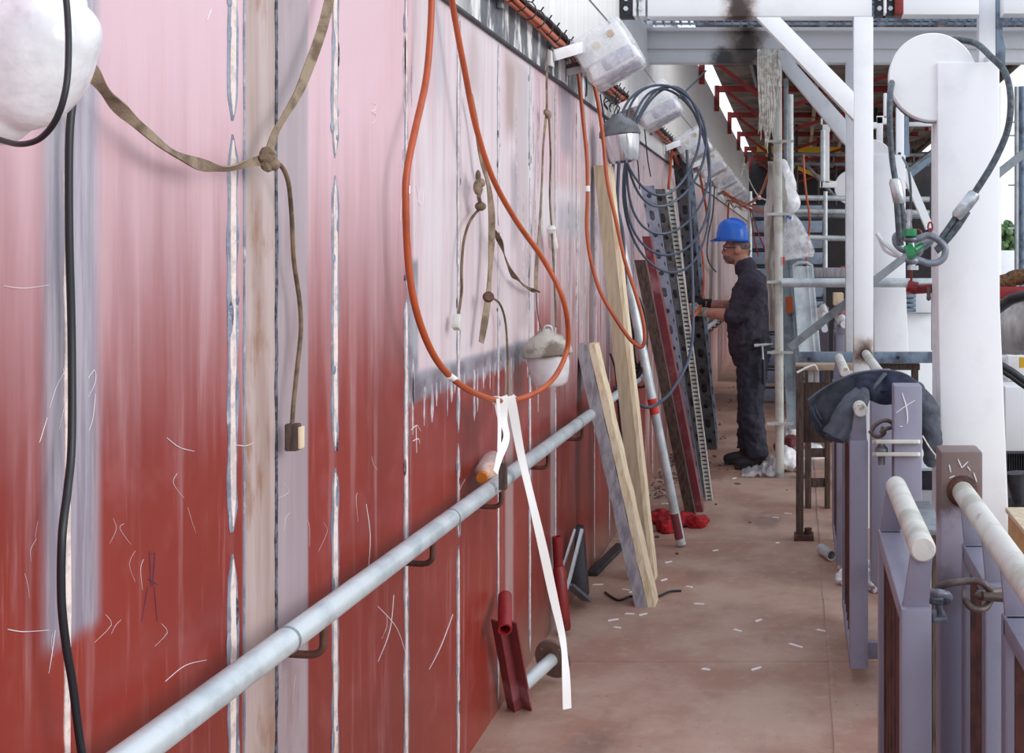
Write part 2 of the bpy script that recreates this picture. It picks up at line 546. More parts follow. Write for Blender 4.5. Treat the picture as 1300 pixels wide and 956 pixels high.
def obj(name, bm, material, parent=None, smooth=40, mods=None):
    me = bpy.data.meshes.new(name)
    bmesh.ops.recalc_face_normals(bm, faces=bm.faces)
    bm.to_mesh(me)
    bm.free()
    mats = material if isinstance(material, (list, tuple)) else [material]
    for m in mats:
        me.materials.append(M[m] if isinstance(m, str) else m)
    o = bpy.data.objects.new(name, me)
    C.objects.link(o)
    if parent is not None:
        me.transform(wm(parent).inverted())
        o.parent = parent
        WM[o.name] = wm(parent).copy()
    if smooth:
        me.shade_smooth()
        me.set_sharp_from_angle(angle=R(smooth))
    return o


def recenter(o):
    """move a single-mesh thing's origin to the bottom centre of its geometry"""
    vs = [v.co for v in o.data.vertices]
    c = Vector(((min(v.x for v in vs) + max(v.x for v in vs)) / 2, (min(v.y for v in vs) + max(v.y for v in vs)) / 2, min(v.z for v in vs)))
    o.data.transform(Matrix.Translation(-c))
    o.location = c
    WM[o.name] = Matrix.Translation(c)


def tag(o, label, cat, group=None, kind=None):
    o['label'] = label
    o['category'] = cat
    if group:
        o['group'] = group
    if kind:
        o['kind'] = kind
    return o


def one(name, bm, material, label, cat, group=None, kind=None, smooth=40):
    o = obj(name, bm, material, None, smooth)
    recenter(o)
    return tag(o, label, cat, group, kind)


def thing(name, label, cat, loc=(0, 0, 0), group=None):
    o = bpy.data.objects.new(name, None)
    C.objects.link(o)
    o.location = loc
    o.empty_display_size = .1
    WM[o.name] = Matrix.Translation(Vector(loc))
    return tag(o, label, cat, group)


def struct(name, bm, material, parent=None, smooth=40):
    o = obj(name, bm, material, parent, smooth)
    if parent is None:
        o['kind'] = 'structure'
    return o


def remesh(o, vox, smooth_it=2, disp=0.0, dscale=.1, rep=1.0):
    m = o.modifiers.new('r', 'REMESH')
    m.mode = 'VOXEL'
    m.voxel_size = vox
    m.use_smooth_shade = True
    if smooth_it:
        s = o.modifiers.new('s', 'SMOOTH')
        s.iterations = smooth_it
        s.factor = .6
    if disp:
        tx = bpy.data.textures.new('folds', 'CLOUDS')
        tx.noise_scale = dscale
        tx.noise_depth = 2
        d = o.modifiers.new('d', 'DISPLACE')
        d.texture = tx
        d.strength = disp
        d.mid_level = .5
        d.texture_coords = 'LOCAL'
    return o


def ribbon(bm, pts, w, t=.0015, wdir=None, twist=None, mi=0):
    """flat strap of width w (number/list) with real thickness; twist = list of angles"""
    pts = [Vector(p) for p in pts]
    n = len(pts)
    ws = w if isinstance(w, (list, tuple)) else [w] * n
    rings = []
    for i, p in enumerate(pts):
        d = (pts[min(i + 1, n - 1)] - pts[max(i - 1, 0)]).normalized()
        nrm = Vector(wdir) if wdir else Vector((1, -.6, 0))
        a = d.cross(nrm).normalized()
        if twist:
            a = Matrix.Rotation(twist[i], 3, d) @ a
        b = d.cross(a).normalized()
        rings.append([bm.verts.new(p + a * ws[i] / 2 * s + b * t / 2 * u) for s, u in ((-1, -1), (1, -1), (1, 1), (-1, 1))])
    for i in range(n - 1):
        for k in range(4):
            bm.faces.new((rings[i][k], rings[i][(k + 1) % 4], rings[i + 1][(k + 1) % 4], rings[i + 1][k])).material_index = mi
    bm.faces.new(list(reversed(rings[0]))).material_index = mi
    bm.faces.new(rings[-1]).material_index = mi


def dup(root, loc, label=None, rz=None, group=None):
    r = root.copy()
    C.objects.link(r)
    r.location = loc
    if rz is not None:
        r.rotation_euler.z = rz
    if label:
        r['label'] = label
    if group:
        r['group'] = group
    for ch in list(root.children):
        c = ch.copy()
        C.objects.link(c)
        c.parent = r
        for g in list(ch.children):
            d = g.copy()
            C.objects.link(d)
            d.parent = c
    return r


# ================================================================== SETTING
# floor of the walkway
bm = new()
box(bm, WX - .02, .52, -1.5, 27, -.06, 0, 0)
floor = struct('floor', bm, 'floor')
bm = new()
for i in range(60):                                    # raised joint bead along the walkway
    y = 2.4 + i * .4
    box(bm, .108 + random.uniform(-.003, .003), .124 + random.uniform(-.003, .003), y, y + .405, -.002, .003 + random.uniform(0, .001))
for y in (4.4, 6.3, 8.0, 10.3, 13):
    box(bm, WX + .01, .5, y, y + .008, -.002, .002)
obj('joint_bead', bm, 'floor', floor)

# side wall (ship's side / steel bulkhead)
bm = new()
box(bm, WX - .08, WX, -1.5, 23.5, -.06, 3.42, 0)
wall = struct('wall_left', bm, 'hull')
# ledge bar between the strakes
bm = new()
box(bm, WX - .01, WX + .014, -1.5, 23.4, 2.224, 2.235, .002)
o = obj('ledge_bar', bm, 'darksteel', wall)


def seam_strip(bm, Y, z0, z1, w, mi, off, jit, step=.02):
    """irregular thin strip standing proud of the wall"""
    n = max(3, int((z1 - z0) / step))
    L = []
    ph = random.uniform(0, 50)
    for i in range(n + 1):
        z = z0 + (z1 - z0) * i / n
        e = min(1, min(i, n - i) / 2.5 + .15)
        a = w / 2 * e * (1 + jit * noise.noise(Vector((ph, z * 14, 0))))
        b = w / 2 * e * (1 + jit * noise.noise(Vector((ph + 9, z * 14, 3))))
        c = Y + jit * w * .25 * noise.noise(Vector((ph, z * 5, 7)))
        L.append((c - a, c + b, z))
    x = WX + off
    va = [bm.verts.new((x, a, z)) for a, b, z in L]
    vb = [bm.verts.new((x, b, z)) for a, b, z in L]
    wa = [bm.verts.new((WX - .001, a, z)) for a, b, z in L]
    wb = [bm.verts.new((WX - .001, b, z)) for a, b, z in L]
    for i in range(n):
        for q in ((va[i], vb[i], vb[i + 1], va[i + 1]), (va[i + 1], wa[i + 1], wa[i], va[i]), (vb[i], wb[i], wb[i + 1], vb[i + 1])):
            bm.faces.new(q).material_index = mi


# weld seams every 0.46 m where stiffeners sit behind the plating
k = 0
Y = 1.625
while Y < 22:
    bm = new()
    near = max(.0, 1 - (Y - 1.6) / 14)
    brk = [(-.0, .78 + random.uniform(-.1, .1)), (None, None)]
    segs = []
    z = .03
    cuts = {1: [.98, 1.72], 2: [1.05, 1.68], 4: [.66, .96], 3: [1.4], 0: []}.get(k, [random.uniform(.7, 1.2), random.uniform(1.4, 1.9)])
    for c in cuts + [2.215]:
        segs.append((z, c))
        z = c + random.uniform(.015, .04)
    for (a, b) in segs:
        if k == 0:
            seam_strip(bm, Y - .012, a, b, .012, 1, .0016, .6)
            continue
        if Y > 4.4 and random.random() < .35:
            continue
        w = .019 if k in (1, 2) else random.uniform(.010, .018)
        seam_strip(bm, Y, a, b, w * 2.0, 0, .0010, .5)
        seam_strip(bm, Y, a + .01, b - .01, w, 1, .0020, .5)
        for q in range(int(5 * near) + 1):             # ground spots and weld pools
            zz = random.uniform(a, b)
            ell(bm, (WX + .001, Y + random.choice((-1, 1)) * random.uniform(.006, .016), zz), (.002, random.uniform(.005, .010), random.uniform(.006, .03)), None, 8, random.choice((0, 0, 2)))
    if len(bm.verts):
        obj('weld_seam', bm, ['weldgrey', 'weldcore', 'welddark'], wall)
    else:
        bm.free()
    k += 1
    Y += .46
# thin dark butt weld in the middle of the bare strap, and its edges
bm = new()
seam_strip(bm, 2.258, .02, 2.22, .009, 0, .002, .9)
seam_strip(bm, 2.128, .02, 2.22, .006, 1, .0014, .9)
obj('weld_seam', bm, ['welddark', 'weldgrey'], wall)
# paint runs below the ground-off border
bm = new()
for i in range(34):
    y = 3.06 + i * .049 + random.uniform(-.05, .05)
    L = random.choice((.02, .03, .05, .10, .18, .03)) * random.uniform(.6, 1.4)
    seam_strip(bm, y, 1.14 - L, 1.16, random.choice((.006, .008, .012, .022)), 0, .0012, .9, .012)
for i in range(54):
    y = random.uniform(4.15, 7.4)
    zt = random.uniform(1.2, 2.15)
    seam_strip(bm, y, zt - random.uniform(.1, .5), zt, random.uniform(.008, .022), 0, .0012, .9)
for i in range(9):
    y = random.uniform(2.98, 3.06)
    zt = random.uniform(1.2, 2.2)
    seam_strip(bm, y, zt - random.uniform(.1, .3), zt, random.uniform(.01, .022), 0, .0012, .9)
obj('paint_run', bm, 'drip', wall)
# chalk and crayon marks


def mark(bm, pix, r=.0011, mi=0, n=5):
    pts = spline([W(a, b, .0008) for a, b in pix], n)
    r = r * pts[0].y / 3.0
    tube(bm, pts, [r * (.6 + .4 * math.sin(PI * min(1, .15 + i / max(1, len(pts) - 1)))) for i in range(len(pts))], 5, True, mi)


bm = new()
mark(bm, [(473, 131), (477, 133), (476, 140), (472, 142), (477, 146), (476, 154), (472, 157)])
mark(bm, [(528, 236), (533, 262)]); mark(bm, [(534, 240), (531, 258), (537, 258)]); mark(bm, [(538, 238), (536, 268)]); mark(bm, [(510, 250), (508, 280)])
mark(bm, [(528, 540), (529, 575)]); mark(bm, [(522, 546), (529, 540), (534, 547)]); mark(bm, [(524, 560), (531, 557), (533, 563)])
mark(bm, [(83, 470), (72, 490), (63, 518)]); mark(bm, [(80, 468), (84, 500), (75, 545)]); mark(bm, [(60, 530), (52, 556), (50, 562)])
mark(bm, [(112, 480), (120, 470), (121, 485), (112, 504)]); mark(bm, [(121, 500), (118, 530), (113, 547)])
mark(bm, [(70, 800), (66, 830), (62, 855)]); mark(bm, [(210, 865), (235, 845), (262, 838)]); mark(bm, [(212, 556), (228, 568), (247, 573)])
mark(bm, [(300, 565), (312, 566), (322, 562)]); mark(bm, [(480, 770), (505, 800), (520, 850)]); mark(bm, [(500, 755), (495, 800), (480, 840)]); mark(bm, [(465, 640), (470, 680), (468, 720)])
mark(bm, [(575, 780), (560, 820), (545, 850)]); mark(bm, [(10, 799), (30, 802), (62, 800)], .0012)
mark(bm, [(268, 12), (263, 26)], .0022); mark(bm, [(5, 363), (30, 366), (62, 362)], .001)
for i in range(26):
    px, py = random.uniform(10, 640), random.uniform(560, 860)
    mark(bm, [(px, py), (px + random.uniform(-8, 8), py + random.uniform(6, 18)), (px + random.uniform(-16, 12), py + random.uniform(16, 40))], random.uniform(.0003, .0006), 0, 3)
for (a, b) in (((190, 700), (192, 745)), ((197, 702), (194, 745)), ((188, 745), (180, 790)), ((196, 745), (200, 790)), ((188, 735), (200, 742)), ((190, 703), (197, 702))):
    mark(bm, [a, b], .001, 1, 2)
obj('chalk_mark', bm, ['chalk', 'pencil'], wall)

# yard ground far below/outside
bm = new()
box(bm, -60, 120, -40, 160, -1.3, -1.2)
g = struct('ground', bm, 'concrete')
# lower steel deck to the right of the railing
bm = new()
box(bm, .53, 4.2, 1.0, 24, -.62, -.5)
struct('floor_outer', bm, 'concrete')
# dark end of the hall, its shade put into the wall colour
bm = new()
box(bm, -1.6, 3.9, 26.4, 26.6, -1.2, 3.9)
box(bm, -2.0, -1.09, 23.55, 23.65, -1.2, 3.4)
box(bm, -1.7, -1.6, 23.65, 26.6, -1.2, 3.6)
struct('wall_back', bm, 'black')
# scaffold deck overhead = the ceiling of this place
bm = new()
nb_ = 0
for j in range(8):
    for i in range(6):
        x0 = -.98 + i * .82
        y0 = 9.2 + j * 2.15
        if x0 > 1.8:
            continue
        box(bm, max(x0, -.92), x0 + .80, y0, y0 + 2.13, 3.56 + random.uniform(0, .012), 3.60)
box(bm, -.93, 2.42, 9.0, 26.4, 3.62, 3.66)
for i in range(0):
    for j in range(3):
        box(bm, 2.6 + i * .7, 3.28 + i * .7, 9.0 + j * 2.1, 11.08 + j * 2.1, 3.57, 3.6)
struct('ceiling', bm, 'plydeck')

# ================================================================== OVERHEAD FRAMES
ys = [11.75, 13.9, 16.4, 18.9, 21.4, 23.6]
names = ['nearest', 'second', 'third', 'fourth', 'fifth', 'farthest']
fr0 = None
for i, y in enumerate(ys):
    lab = ('red primed steel truss frame carrying the overhead planking, ' + names[i] + ' from the camera')
    if fr0 is None:
        fr0 = thing('red_truss_frame', lab, 'frame', (0, y, 3.52), 'red frames under the overhead deck')
        b = new(); bar(b, (-.98, y, 3.50), (1.9, y, 3.50), .06, .07); obj('top_chord', b, 'redframe', fr0)
        b = new(); box(b, -1.0 + .006, -.94, y - .03, y + .03, 3.24, 3.54, .003); obj('stub_post', b, 'redframe', fr0)
        b = new(); bar(b, (-.84, y, 3.46), (-.21, y, 2.98), .035, .04); obj('diagonal', b, 'redframe', fr0)
        b = new(); box(b, -.22, -.17, y - .03, y + .03, 2.82, 3.46, .003); obj('hanger', b, 'redframe', fr0)
        b = new(); bar(b, (-.17, y, 3.0), (1.2, y, 3.42), .035, .04); obj('diagonal', b, 'redframe', fr0)
    else:
        dup(fr0, (0, y, 3.52), lab)
# long pale bearer under the planks
bm = new()
bar(bm, (-.42, 9.3, 3.53), (-.42, 25.5, 3.53), .05, .05)
bar(bm, (-.50, 9.3, 3.53), (-.50, 25.5, 3.53), .03, .05)
one('timber_bearer', bm, 'woodgrey', 'pair of long pale timber bearers fixed under the overhead planking', 'beam')
bm = new()
bar(bm, (-.7, 19.6, 3.33), (1.5, 19.6, 3.30), .06, .09)
bar(bm, (-.55, 19.6, 3.24), (.6, 19.6, 2.75), .05, .06)
one('yellow_brace', bm, 'yellow', 'yellow painted steel brace under the deck behind the red frames', 'brace')


# ================================================================== WHITE PORTAL STRUCTURE
def beam_bolts(bm, x, y, z, n=2, dx=.04):
    for i in range(n):
        for j in range(2):
            cyl(bm, (x + i * dx, y, z + j * .055), (x + i * dx, y - .02, z + j * .055), .014, .014, 6)


Yb = 6.57
SX = Yb / F
zb = 2.85
t = thing('portal_beam', 'white painted box beam across the top of the picture, left span with a scorched weld', 'beam', P(960, 21, Yb))
bm = new(); box(bm, P(822, 0, Yb).x, P(1107, 0, Yb).x, Yb, Yb + .12, zb, zb + .16, .004); obj('box_section', bm, stain_mat('beam_paint_scorched', (238, 240, 244), [(P(920, 0, Yb).x, P(958, 0, Yb).x, 2.7, 3.1, (150, 120, 108), .8), (P(926, 0, Yb).x, P(950, 0, Yb).x, 2.8, 3.1, (52, 40, 40), .95)]), t)
bm = new()
box(bm, P(784, 0, Yb).x, P(803, 0, Yb).x, Yb, Yb + .1, zb + .0, zb + .16, .003)
obj('splice_plate', bm, 'darksteel', t)
bm = new(); box(bm, P(804, 0, Yb).x, P(808, 0, Yb).x, Yb - .02, Yb + .1, zb, zb + .16, .002); box(bm, P(811, 0, Yb).x, P(819, 0, Yb).x, Yb - .01, Yb + .1, zb + .0, zb + .16, .002); obj('end_plate', bm, 'white2', t)
bm = new(); beam_bolts(bm, P(795, 0, Yb).x, Yb, zb + .04, 1); beam_bolts(bm, P(814, 0, Yb).x, Yb - .01, zb + .04, 1); obj('bolt', bm, 'galv', t)
t = thing('portal_beam', 'white painted box beam across the top of the picture, right span above the round drum', 'beam', P(1200, 21, Yb))
bm = new(); box(bm, P(1146, 0, Yb).x, P(1243, 0, Yb).x, Yb, Yb + .12, zb + .01, zb + .16, .004); obj('box_section', bm, 'white', t)
bm = new(); box(bm, P(1136, 0, Yb).x, P(1147, 0, Yb).x, Yb - .002, Yb + .1, zb + .012, zb + .14, .003); obj('rusty_end_plate', bm, 'redframe', t)
bm = new(); box(bm, P(1122, 0, Yb).x, P(1125, 0, Yb).x, Yb - .03, Yb + .1, zb + .012, zb + .16, .001); obj('flange_plate', bm, 'white', t)
bm = new(); box(bm, P(1111, 0, Yb).x, P(1136, 0, Yb).x, Yb + .04, Yb + .1, zb + .012, zb + .16, .001); obj('splice_box', bm, 'darksteel', t)
bm = new(); beam_bolts(bm, P(1117, 0, Yb).x, Yb + .04, zb + .05, 1); beam_bolts(bm, P(1131, 0, Yb).x, Yb + .04, zb + .05, 1); obj('bolt', bm, 'galv', t)
t = None
bm = new(); box(bm, P(1274, 0, Yb).x, P(1420, 0, Yb).x, Yb, Yb + .12, zb + .015, zb + .17, .004)
one('portal_beam', bm, 'white', 'short white box beam in the top right corner of the picture', 'beam')

# front post with brace (one welded frame)
t = thing('portal_post', 'white square steel post with diagonal brace standing in the railing line', 'post', (.36, Yb, 0))
bm = new(); box(bm, .304, .412, Yb, Yb + .108, 0, zb - .001, .004); obj('post_section', bm, stain_mat('post_paint_scorched', (238, 240, 244), [(.30, .42, .93, 1.05, (168, 128, 100), .7), (.325, .41, .95, 1.02, (70, 50, 44), .9)]), t)
bm = new()
prism(bm, [P(960, 21.5, Yb), P(990, 21.5, Yb), P(1084.0, 117, Yb), P(1084.0, 152, Yb)], (0, 1, 0), .10, 0, .002)
obj('diagonal_brace', bm, 'white', t)
bm = new(); tube(bm, [(.371, Yb - .006, .972), (.371, Yb + .01, .972)], [.027, .038], 20); obj('weld_collar', bm, 'rust', t)
# back post and brace and back beams
Yk = 7.8
t = thing('portal_post', 'pale grey square steel post and brace directly behind the white front post', 'post', (.36, Yk, 0))
bm = new(); box(bm, .308, .42, Yk, Yk + .11, 0, 2.80, .004); obj('post_section', bm, 'greywhite', t)
bm = new(); prism(bm, [P(975, 64, Yk), P(995, 64, Yk), P(1074, 152, Yk), P(1074, 184, Yk), P(1070, 180, Yk)], (0, 1, 0), .09, 0, .002); obj('diagonal_brace', bm, 'greywhite', t)
t = thing('cross_beam', 'grey white channel beam behind the top beam with a blackened burn patch', 'beam', (0, Yk, 2.8))
bm = new()
box(bm, P(799, 0, Yk).x, 2.0, Yk, Yk + .12, P(0, 62, Yk).z, P(0, 40, Yk).z, .004)
box(bm, P(799, 0, Yk).x, 2.0, Yk - .04, Yk + .12, P(0, 40.5, Yk).z, P(0, 36, Yk).z, .002)
cross_m = stain_mat('cross_beam_paint', (222, 224, 228), [(P(918, 0, Yk).x, P(966, 0, Yk).x, 2.7, 3.2, (150, 132, 118), .8), (P(934, 0, Yk).x, P(962, 0, Yk).x, 2.7, 3.2, (48, 40, 38), .93), (P(905, 0, Yk).x, P(935, 0, Yk).x, 2.7, 2.885, (40, 36, 38), .93)])
obj('upper_section', bm, cross_m, t)
bm = new(); box(bm, P(814, 0, Yk).x, 1.9, Yk + .015, Yk + .11, P(0, 79, Yk).z, P(0, 62, Yk).z, .003); obj('lower_section', bm, cross_m, t)
bm = new()
box(bm, P(784, 0, Yk).x, P(799, 0, Yk).x, Yk, Yk + .1, P(0, 92, Yk).z, P(0, 25, Yk).z, .003)
box(bm, P(799, 0, Yk).x, P(830, 0, Yk).x, Yk - .06, Yk - .05, P(0, 39, Yk).z, P(0, 26, Yk).z, .001)
obj('end_bracket', bm, 'greywhite', t)
# grating between the beams
bm = new()
x0, x1 = P(822, 0, Yk).x, 1.98
zg = 3.035
nx = 54
for i in range(nx):
    x = x0 + (x1 - x0) * i / (nx - 1)
    box(bm, x, x + .004, Yb + .14, Yk - .01, zg, zg + .03)
for j in range(9):
    y = Yb + .16 + j * .13
    box(bm, x0, x1, y, y + .006, zg + .006, zg + .022)
one('floor_grating', bm, 'bluesteel', 'blue grey steel walkway grating seen from below between the white beams', 'grating')

# third post behind the drum with the blue strap
Yp = 6.75
t = thing('tall_post', 'tall white post with a blue grey strip rising behind the round white drum', 'post', (1.07, Yp, -.5))
bm = new(); box(bm, P(1243, 0, Yp).x, P(1264, 0, Yp).x, Yp, Yp + .1, -.5, 3.3, .004); obj('post_section', bm, 'white', t)
bm = new()
prism(bm, [P(1264.5, -15, Yp), P(1279, -15, Yp), P(1273, 8, Yp), P(1273, 45, Yp), P(1277, 62, Yp), P(1276, 84, Yp), P(1264.5, 84, Yp)], (0, 1, 0), .05, 0, .001)
obj('blue_strip', bm, 'bluesteel', t)
bm = new(); cyl(bm, P(1252.5, 75, Yp), P(1252.5, 75, Yp - .02), .014, .014, 12); obj('bolt', bm, 'galv', t)

# ================================================================== DAVITS: column with round drum


def davit(Yd, label, full=True, rad=.165):
    s = F / Yd
    cx, cz = .735 * (232 / 341.0), 0
    k = Yd / 4.4
    x_l, x_r = .523, .760
    t = thing('davit_column', label, 'davit', (.64, Yd, -.5))
    bm = new()
    z = lambda py: H - (py - CY) * 4.4 / F
    xx = lambda px: (px - CX) * 4.4 / F
    prism(bm, [(xx(1190), Yd, z(79)), (xx(1269), Yd, z(79)), (xx(1269.5), Yd, z(385)), (xx(1280), Yd, z(640)), (xx(1288), Yd, -.5), (xx(1196), Yd, -.5), (xx(1196), Yd, z(640)), (xx(1191), Yd, z(385))], (0, 1, 0), .20, 0, .006)
    obj('column', bm, 'white', t)
    bm = new()
    c = Vector((xx(1185), Yd + .012, z(97)))
    m = Matrix.Rotation(PI / 2, 4, 'X')
    lathe(bm, [(0, 0), (rad - .004, 0), (rad, -.004), (rad, -.05), (rad - .004, -.054), (0, -.054)], c, 64, m)
    dr = obj('round_drum', bm, 'white', t)
    bm = new()
    lathe(bm, [(rad + .001, -.045), (rad + .001, -.075), (0, -.075)], c, 48, m)
    obj('drum_rim', bm, 'brownpaint', dr)
    return t


davit(4.4, 'large white column with a round white drum at its head, nearest the camera')
davit(8.3, 'white column with round drum seen between the front post and the near column')
davit(11.2, 'far white column whose round drum peeks out left of the front post')
# strip for the near column's shaded left face, the brown put into its paint
bm = new(); box(bm, (1184 - CX) * 4.5 / F, (1191.2 - CX) * 4.5 / F, 4.5, 4.52, -.5, P(0, 157, 4.5).z, .002)
one('shaded_side_strip', bm, 'white2', 'narrow white strip with brown flecks for the shaded left side of the near column', 'plate')

# wire rope sling round the drum, with ferrules and shackles
Ys = 4.25
t = thing('wire_rope_sling', 'grey wire rope sling looped over the round drum with aluminium ferrules', 'sling', P(1190, 310, Ys))
bm = new()
tube(bm, spline([P(1200, 49, 4.62), P(1236, 54, 4.5), P(1258, 72, 4.36), P(1276, 92, 4.3), P(1283, 125, Ys), P(1279, 165, Ys), P(1262, 205, Ys), P(1236, 247, Ys)], 10), .0125, 12)
tube(bm, spline([P(1228, 268, Ys), P(1212, 292, Ys), P(1193, 314, Ys), P(1188, 318, Ys)], 8), .0135, 12)
tube(bm, spline([P(1221, 264, Ys), P(1205, 288, Ys), P(1190, 309, Ys)], 8), .011, 12)
obj('right_rope', bm, 'greyrope', t)
bm = new()
tube(bm, spline([P(1146, 70, 4.62), P(1136, 92, 4.55), P(1130, 120, 4.3), P(1130, 165, Ys), P(1133, 205, Ys), P(1137, 230, Ys)], 10), .0115, 12)
tube(bm, spline([P(1139, 255, Ys), P(1141, 285, Ys), P(1143, 312, Ys)], 6), .013, 12)
tube(bm, spline([P(1144, 255, Ys), P(1147, 280, Ys), P(1146, 305, Ys)], 6), .010, 12)
obj('left_rope', bm, 'greyrope', t)
bm = new(); tube(bm, [P(1238, 245, Ys), P(1236, 248, Ys), P(1216, 274, Ys), P(1214, 277, Ys)], [.019, .024, .024, .019], 16); obj('right_ferrule', bm, 'ferrule', t)
bm = new(); tube(bm, [P(1136, 227, Ys), P(1136.5, 231, Ys), P(1142, 256, Ys), P(1142.5, 259, Ys)], [.018, .023, .023, .018], 16); obj('left_ferrule', bm, 'ferrule', t)
# thin second sling
t = thing('thin_wire_sling', 'thin grey wire rope with small ferrule hanging beside the drum', 'sling', P(1155, 290, 4.5))
bm = new(); tube(bm, spline([P(1146, 200, 4.9), P(1153, 215, 4.6), P(1156, 240, 4.5), P(1156, 268, 4.5)], 8), .005, 8); obj('rope', bm, 'greyrope', t)
bm = new(); cyl(bm, P(1155, 266, 4.5), P(1154, 280, 4.5), .011, .011, 12); tube(bm, [P(1154, 280, 4.5), P(1154, 290, 4.5), P(1155, 300, 4.5)], [.008, .013, .014], 10); obj('ferrule', bm, 'ferrule', t)
# shackles


def shackle(label, pins, Ysh, pinmat='green', rr=.0135):
    t = thing('bow_shackle', label, 'shackle', P(pins[0][0], pins[0][1], Ysh))
    return t


t = shackle('large grey bow shackle with green hexagonal pins hanging by the near column', [(1160, 300)], 4.2)
bm = new()
tube(bm, spline([P(1152, 304, 4.2), P(1165, 303, 4.2), P(1178, 299, 4.2), P(1189, 303, 4.2), P(1199, 313, 4.2), P(1199, 325, 4.2), P(1191, 333, 4.2), P(1178, 334, 4.2), P(1166, 330, 4.2), P(1154, 329, 4.2)], 8), [.0125] * 73, 12)
ell(bm, P(1156, 304, 4.2), (.026, .022, .015)); ell(bm, P(1158, 331, 4.2), (.026, .022, .016))
obj('bow', bm, 'shackle', t)
bm = new()
lathe(bm, [(0, .018), (.022, .018), (.025, .012), (.025, -.008), (0, -.008)], P(1155, 297, 4.19), 6)
obj('hexagonal_pin_head', bm, 'green', t)
bm = new()
cyl(bm, P(1157, 300, 4.2), P(1158, 338, 4.2), .012, .012, 12)
lathe(bm, [(0, .0), (.02, .0), (.02, -.016), (0, -.016)], P(1159, 337, 4.2), 6)
obj('pin', bm, 'ferrule', t)
t = thing('bow_shackle', 'smaller grey shackle on its side behind the green pinned one', 'shackle', P(1150, 320, 4.3))
bm = new()
tube(bm, spline([P(1160, 312, 4.3), P(1148, 318, 4.3), P(1138, 311, 4.3), P(1136, 302, 4.3), P(1140, 297, 4.3), P(1150, 296, 4.3)], 8), .011, 12)
ell(bm, P(1164, 318, 4.26), (.024, .02, .024)); tube(bm, [P(1164, 318, 4.26), P(1180, 308, 4.3), P(1186, 300, 4.3)], [.014, .013, .012], 10)
obj('bow', bm, 'shackle', t)
bm = new(); m = Matrix.Rotation(R(70), 4, 'Y')
lathe(bm, [(0, .02), (.024, .02), (.026, .012), (.026, -.01), (0, -.01)], P(1154, 320, 4.17), 6, m)
cyl(bm, P(1160, 318, 4.2), P(1171, 311, 4.22), .014, .011, 10); obj('green_pin', bm, 'green', t)
bm = new()
tube(bm, spline([P(1152, 292, 4.24), P(1160, 292, 4.24), P(1167, 292, 4.24), P(1170, 296, 4.24)], 4), .0035, 6)
tube(bm, [P(1181, 288 + 6 * math.sin(a), 4.24) + Vector((.008 * math.cos(a), 0, 0)) for a in [i * PI / 5 for i in range(11)]], .0035, 6)
one('red_wire_seizing', bm, 'red', 'red wire twisted round the top of the green shackle pin', 'wire')
# pale rope tail left of the shackles
bm = new()
tube(bm, spline([P(1113, 296, 4.25), P(1122, 308, 4.25), P(1134, 318, 4.25), P(1144, 326, 4.25)], 4), [.008] * 13, 8)
tube(bm, spline([P(1116, 302, 4.27), P(1122, 316, 4.27), P(1130, 322, 4.27), P(1140, 326, 4.27)], 4), [.006] * 13, 8)
one('cable_stub', bm, 'greywhite', 'short pale cable ends poking left out of the shackles', 'cable')
# red pin and red horizontal hose drum
t = thing('red_turnbuckle', 'red painted cylinder with a thin red rod, right of the front post', 'fitting', P(1165, 362, 4.55))
bm = new(); cyl(bm, P(1157, 340, 4.55), P(1157, 362, 4.55), .0045, .0045, 8); obj('rod', bm, 'red', t)
bm = new(); tube(bm, [P(1152, 372, 4.55) + Vector((0, 0, 0.028)), P(1163, 366, 4.55), P(1163, 367, 4.55), P(1183, 366, 4.6)], [.0225, .026, .019, .019], 18)
obj('barrel', bm, 'red', t)
bm = new(); cyl(bm, P(1179, 364, 4.5), P(1179, 378, 4.5), .008, .008, 10); ell(bm, P(1179, 378, 4.5), (.009, .009, .012)); obj('clip', bm, 'chain', t)

# ================================================================== RAILING


def railpost(Yc, label, top=1.07, burnt=False, name='railing_post'):
    t = thing(name, label, 'post', (.37, Yc, 0))
    bm = new(); box(bm, .322, .418, Yc, Yc + .096, 0, top, .006); obj('post_section', bm, 'lilac', t)
    return t


t = railpost(4.02, 'lilac grey square railing post with a chalked cross and two hinge straps')
bm = new()
for py in (563.5, 579.5):
    z = P(0, py, 4.0).z
    prism(bm, [P(1112, py, 4.0), P(1166, py, 4.0), P(1171, py, 4.04), P(1171, py, 4.1), P(1112, py, 4.1), P(1107, py, 4.05)], (0, 0, 1), .014, 0, .002)
obj('hinge_strap', bm, 'tube_cream', t)
bm = new(); cyl(bm, P(1119, 558, 4.05), P(1119, 590, 4.05), .012, .012, 12); tube(bm, [P(1119, 566, 4.05), P(1119, 569, 4.05), P(1119, 577, 4.05), P(1119, 580, 4.05)], [.014, .022, .022, .014], 14); obj('hinge_pin', bm, 'shackle', t)
bm = new()


def pmark(bm, pix, Ym, r):
    pts = spline([P(a, b, Ym) for a, b in pix], 6)
    tube(bm, pts, [r * (.5 + .5 * math.sin(PI * i / (len(pts) - 1))) + r * .2 for i in range(len(pts))], 6)


pmark(bm, [(1145, 499), (1150, 515), (1152, 530), (1151, 538)], 4.019, .0022)
pmark(bm, [(1138, 524), (1149, 516), (1162, 508)], 4.019, .0017)
pmark(bm, [(1142, 541), (1146, 542)], 4.019, .0014)
obj('chalk_cross', bm, 'chalk', t)

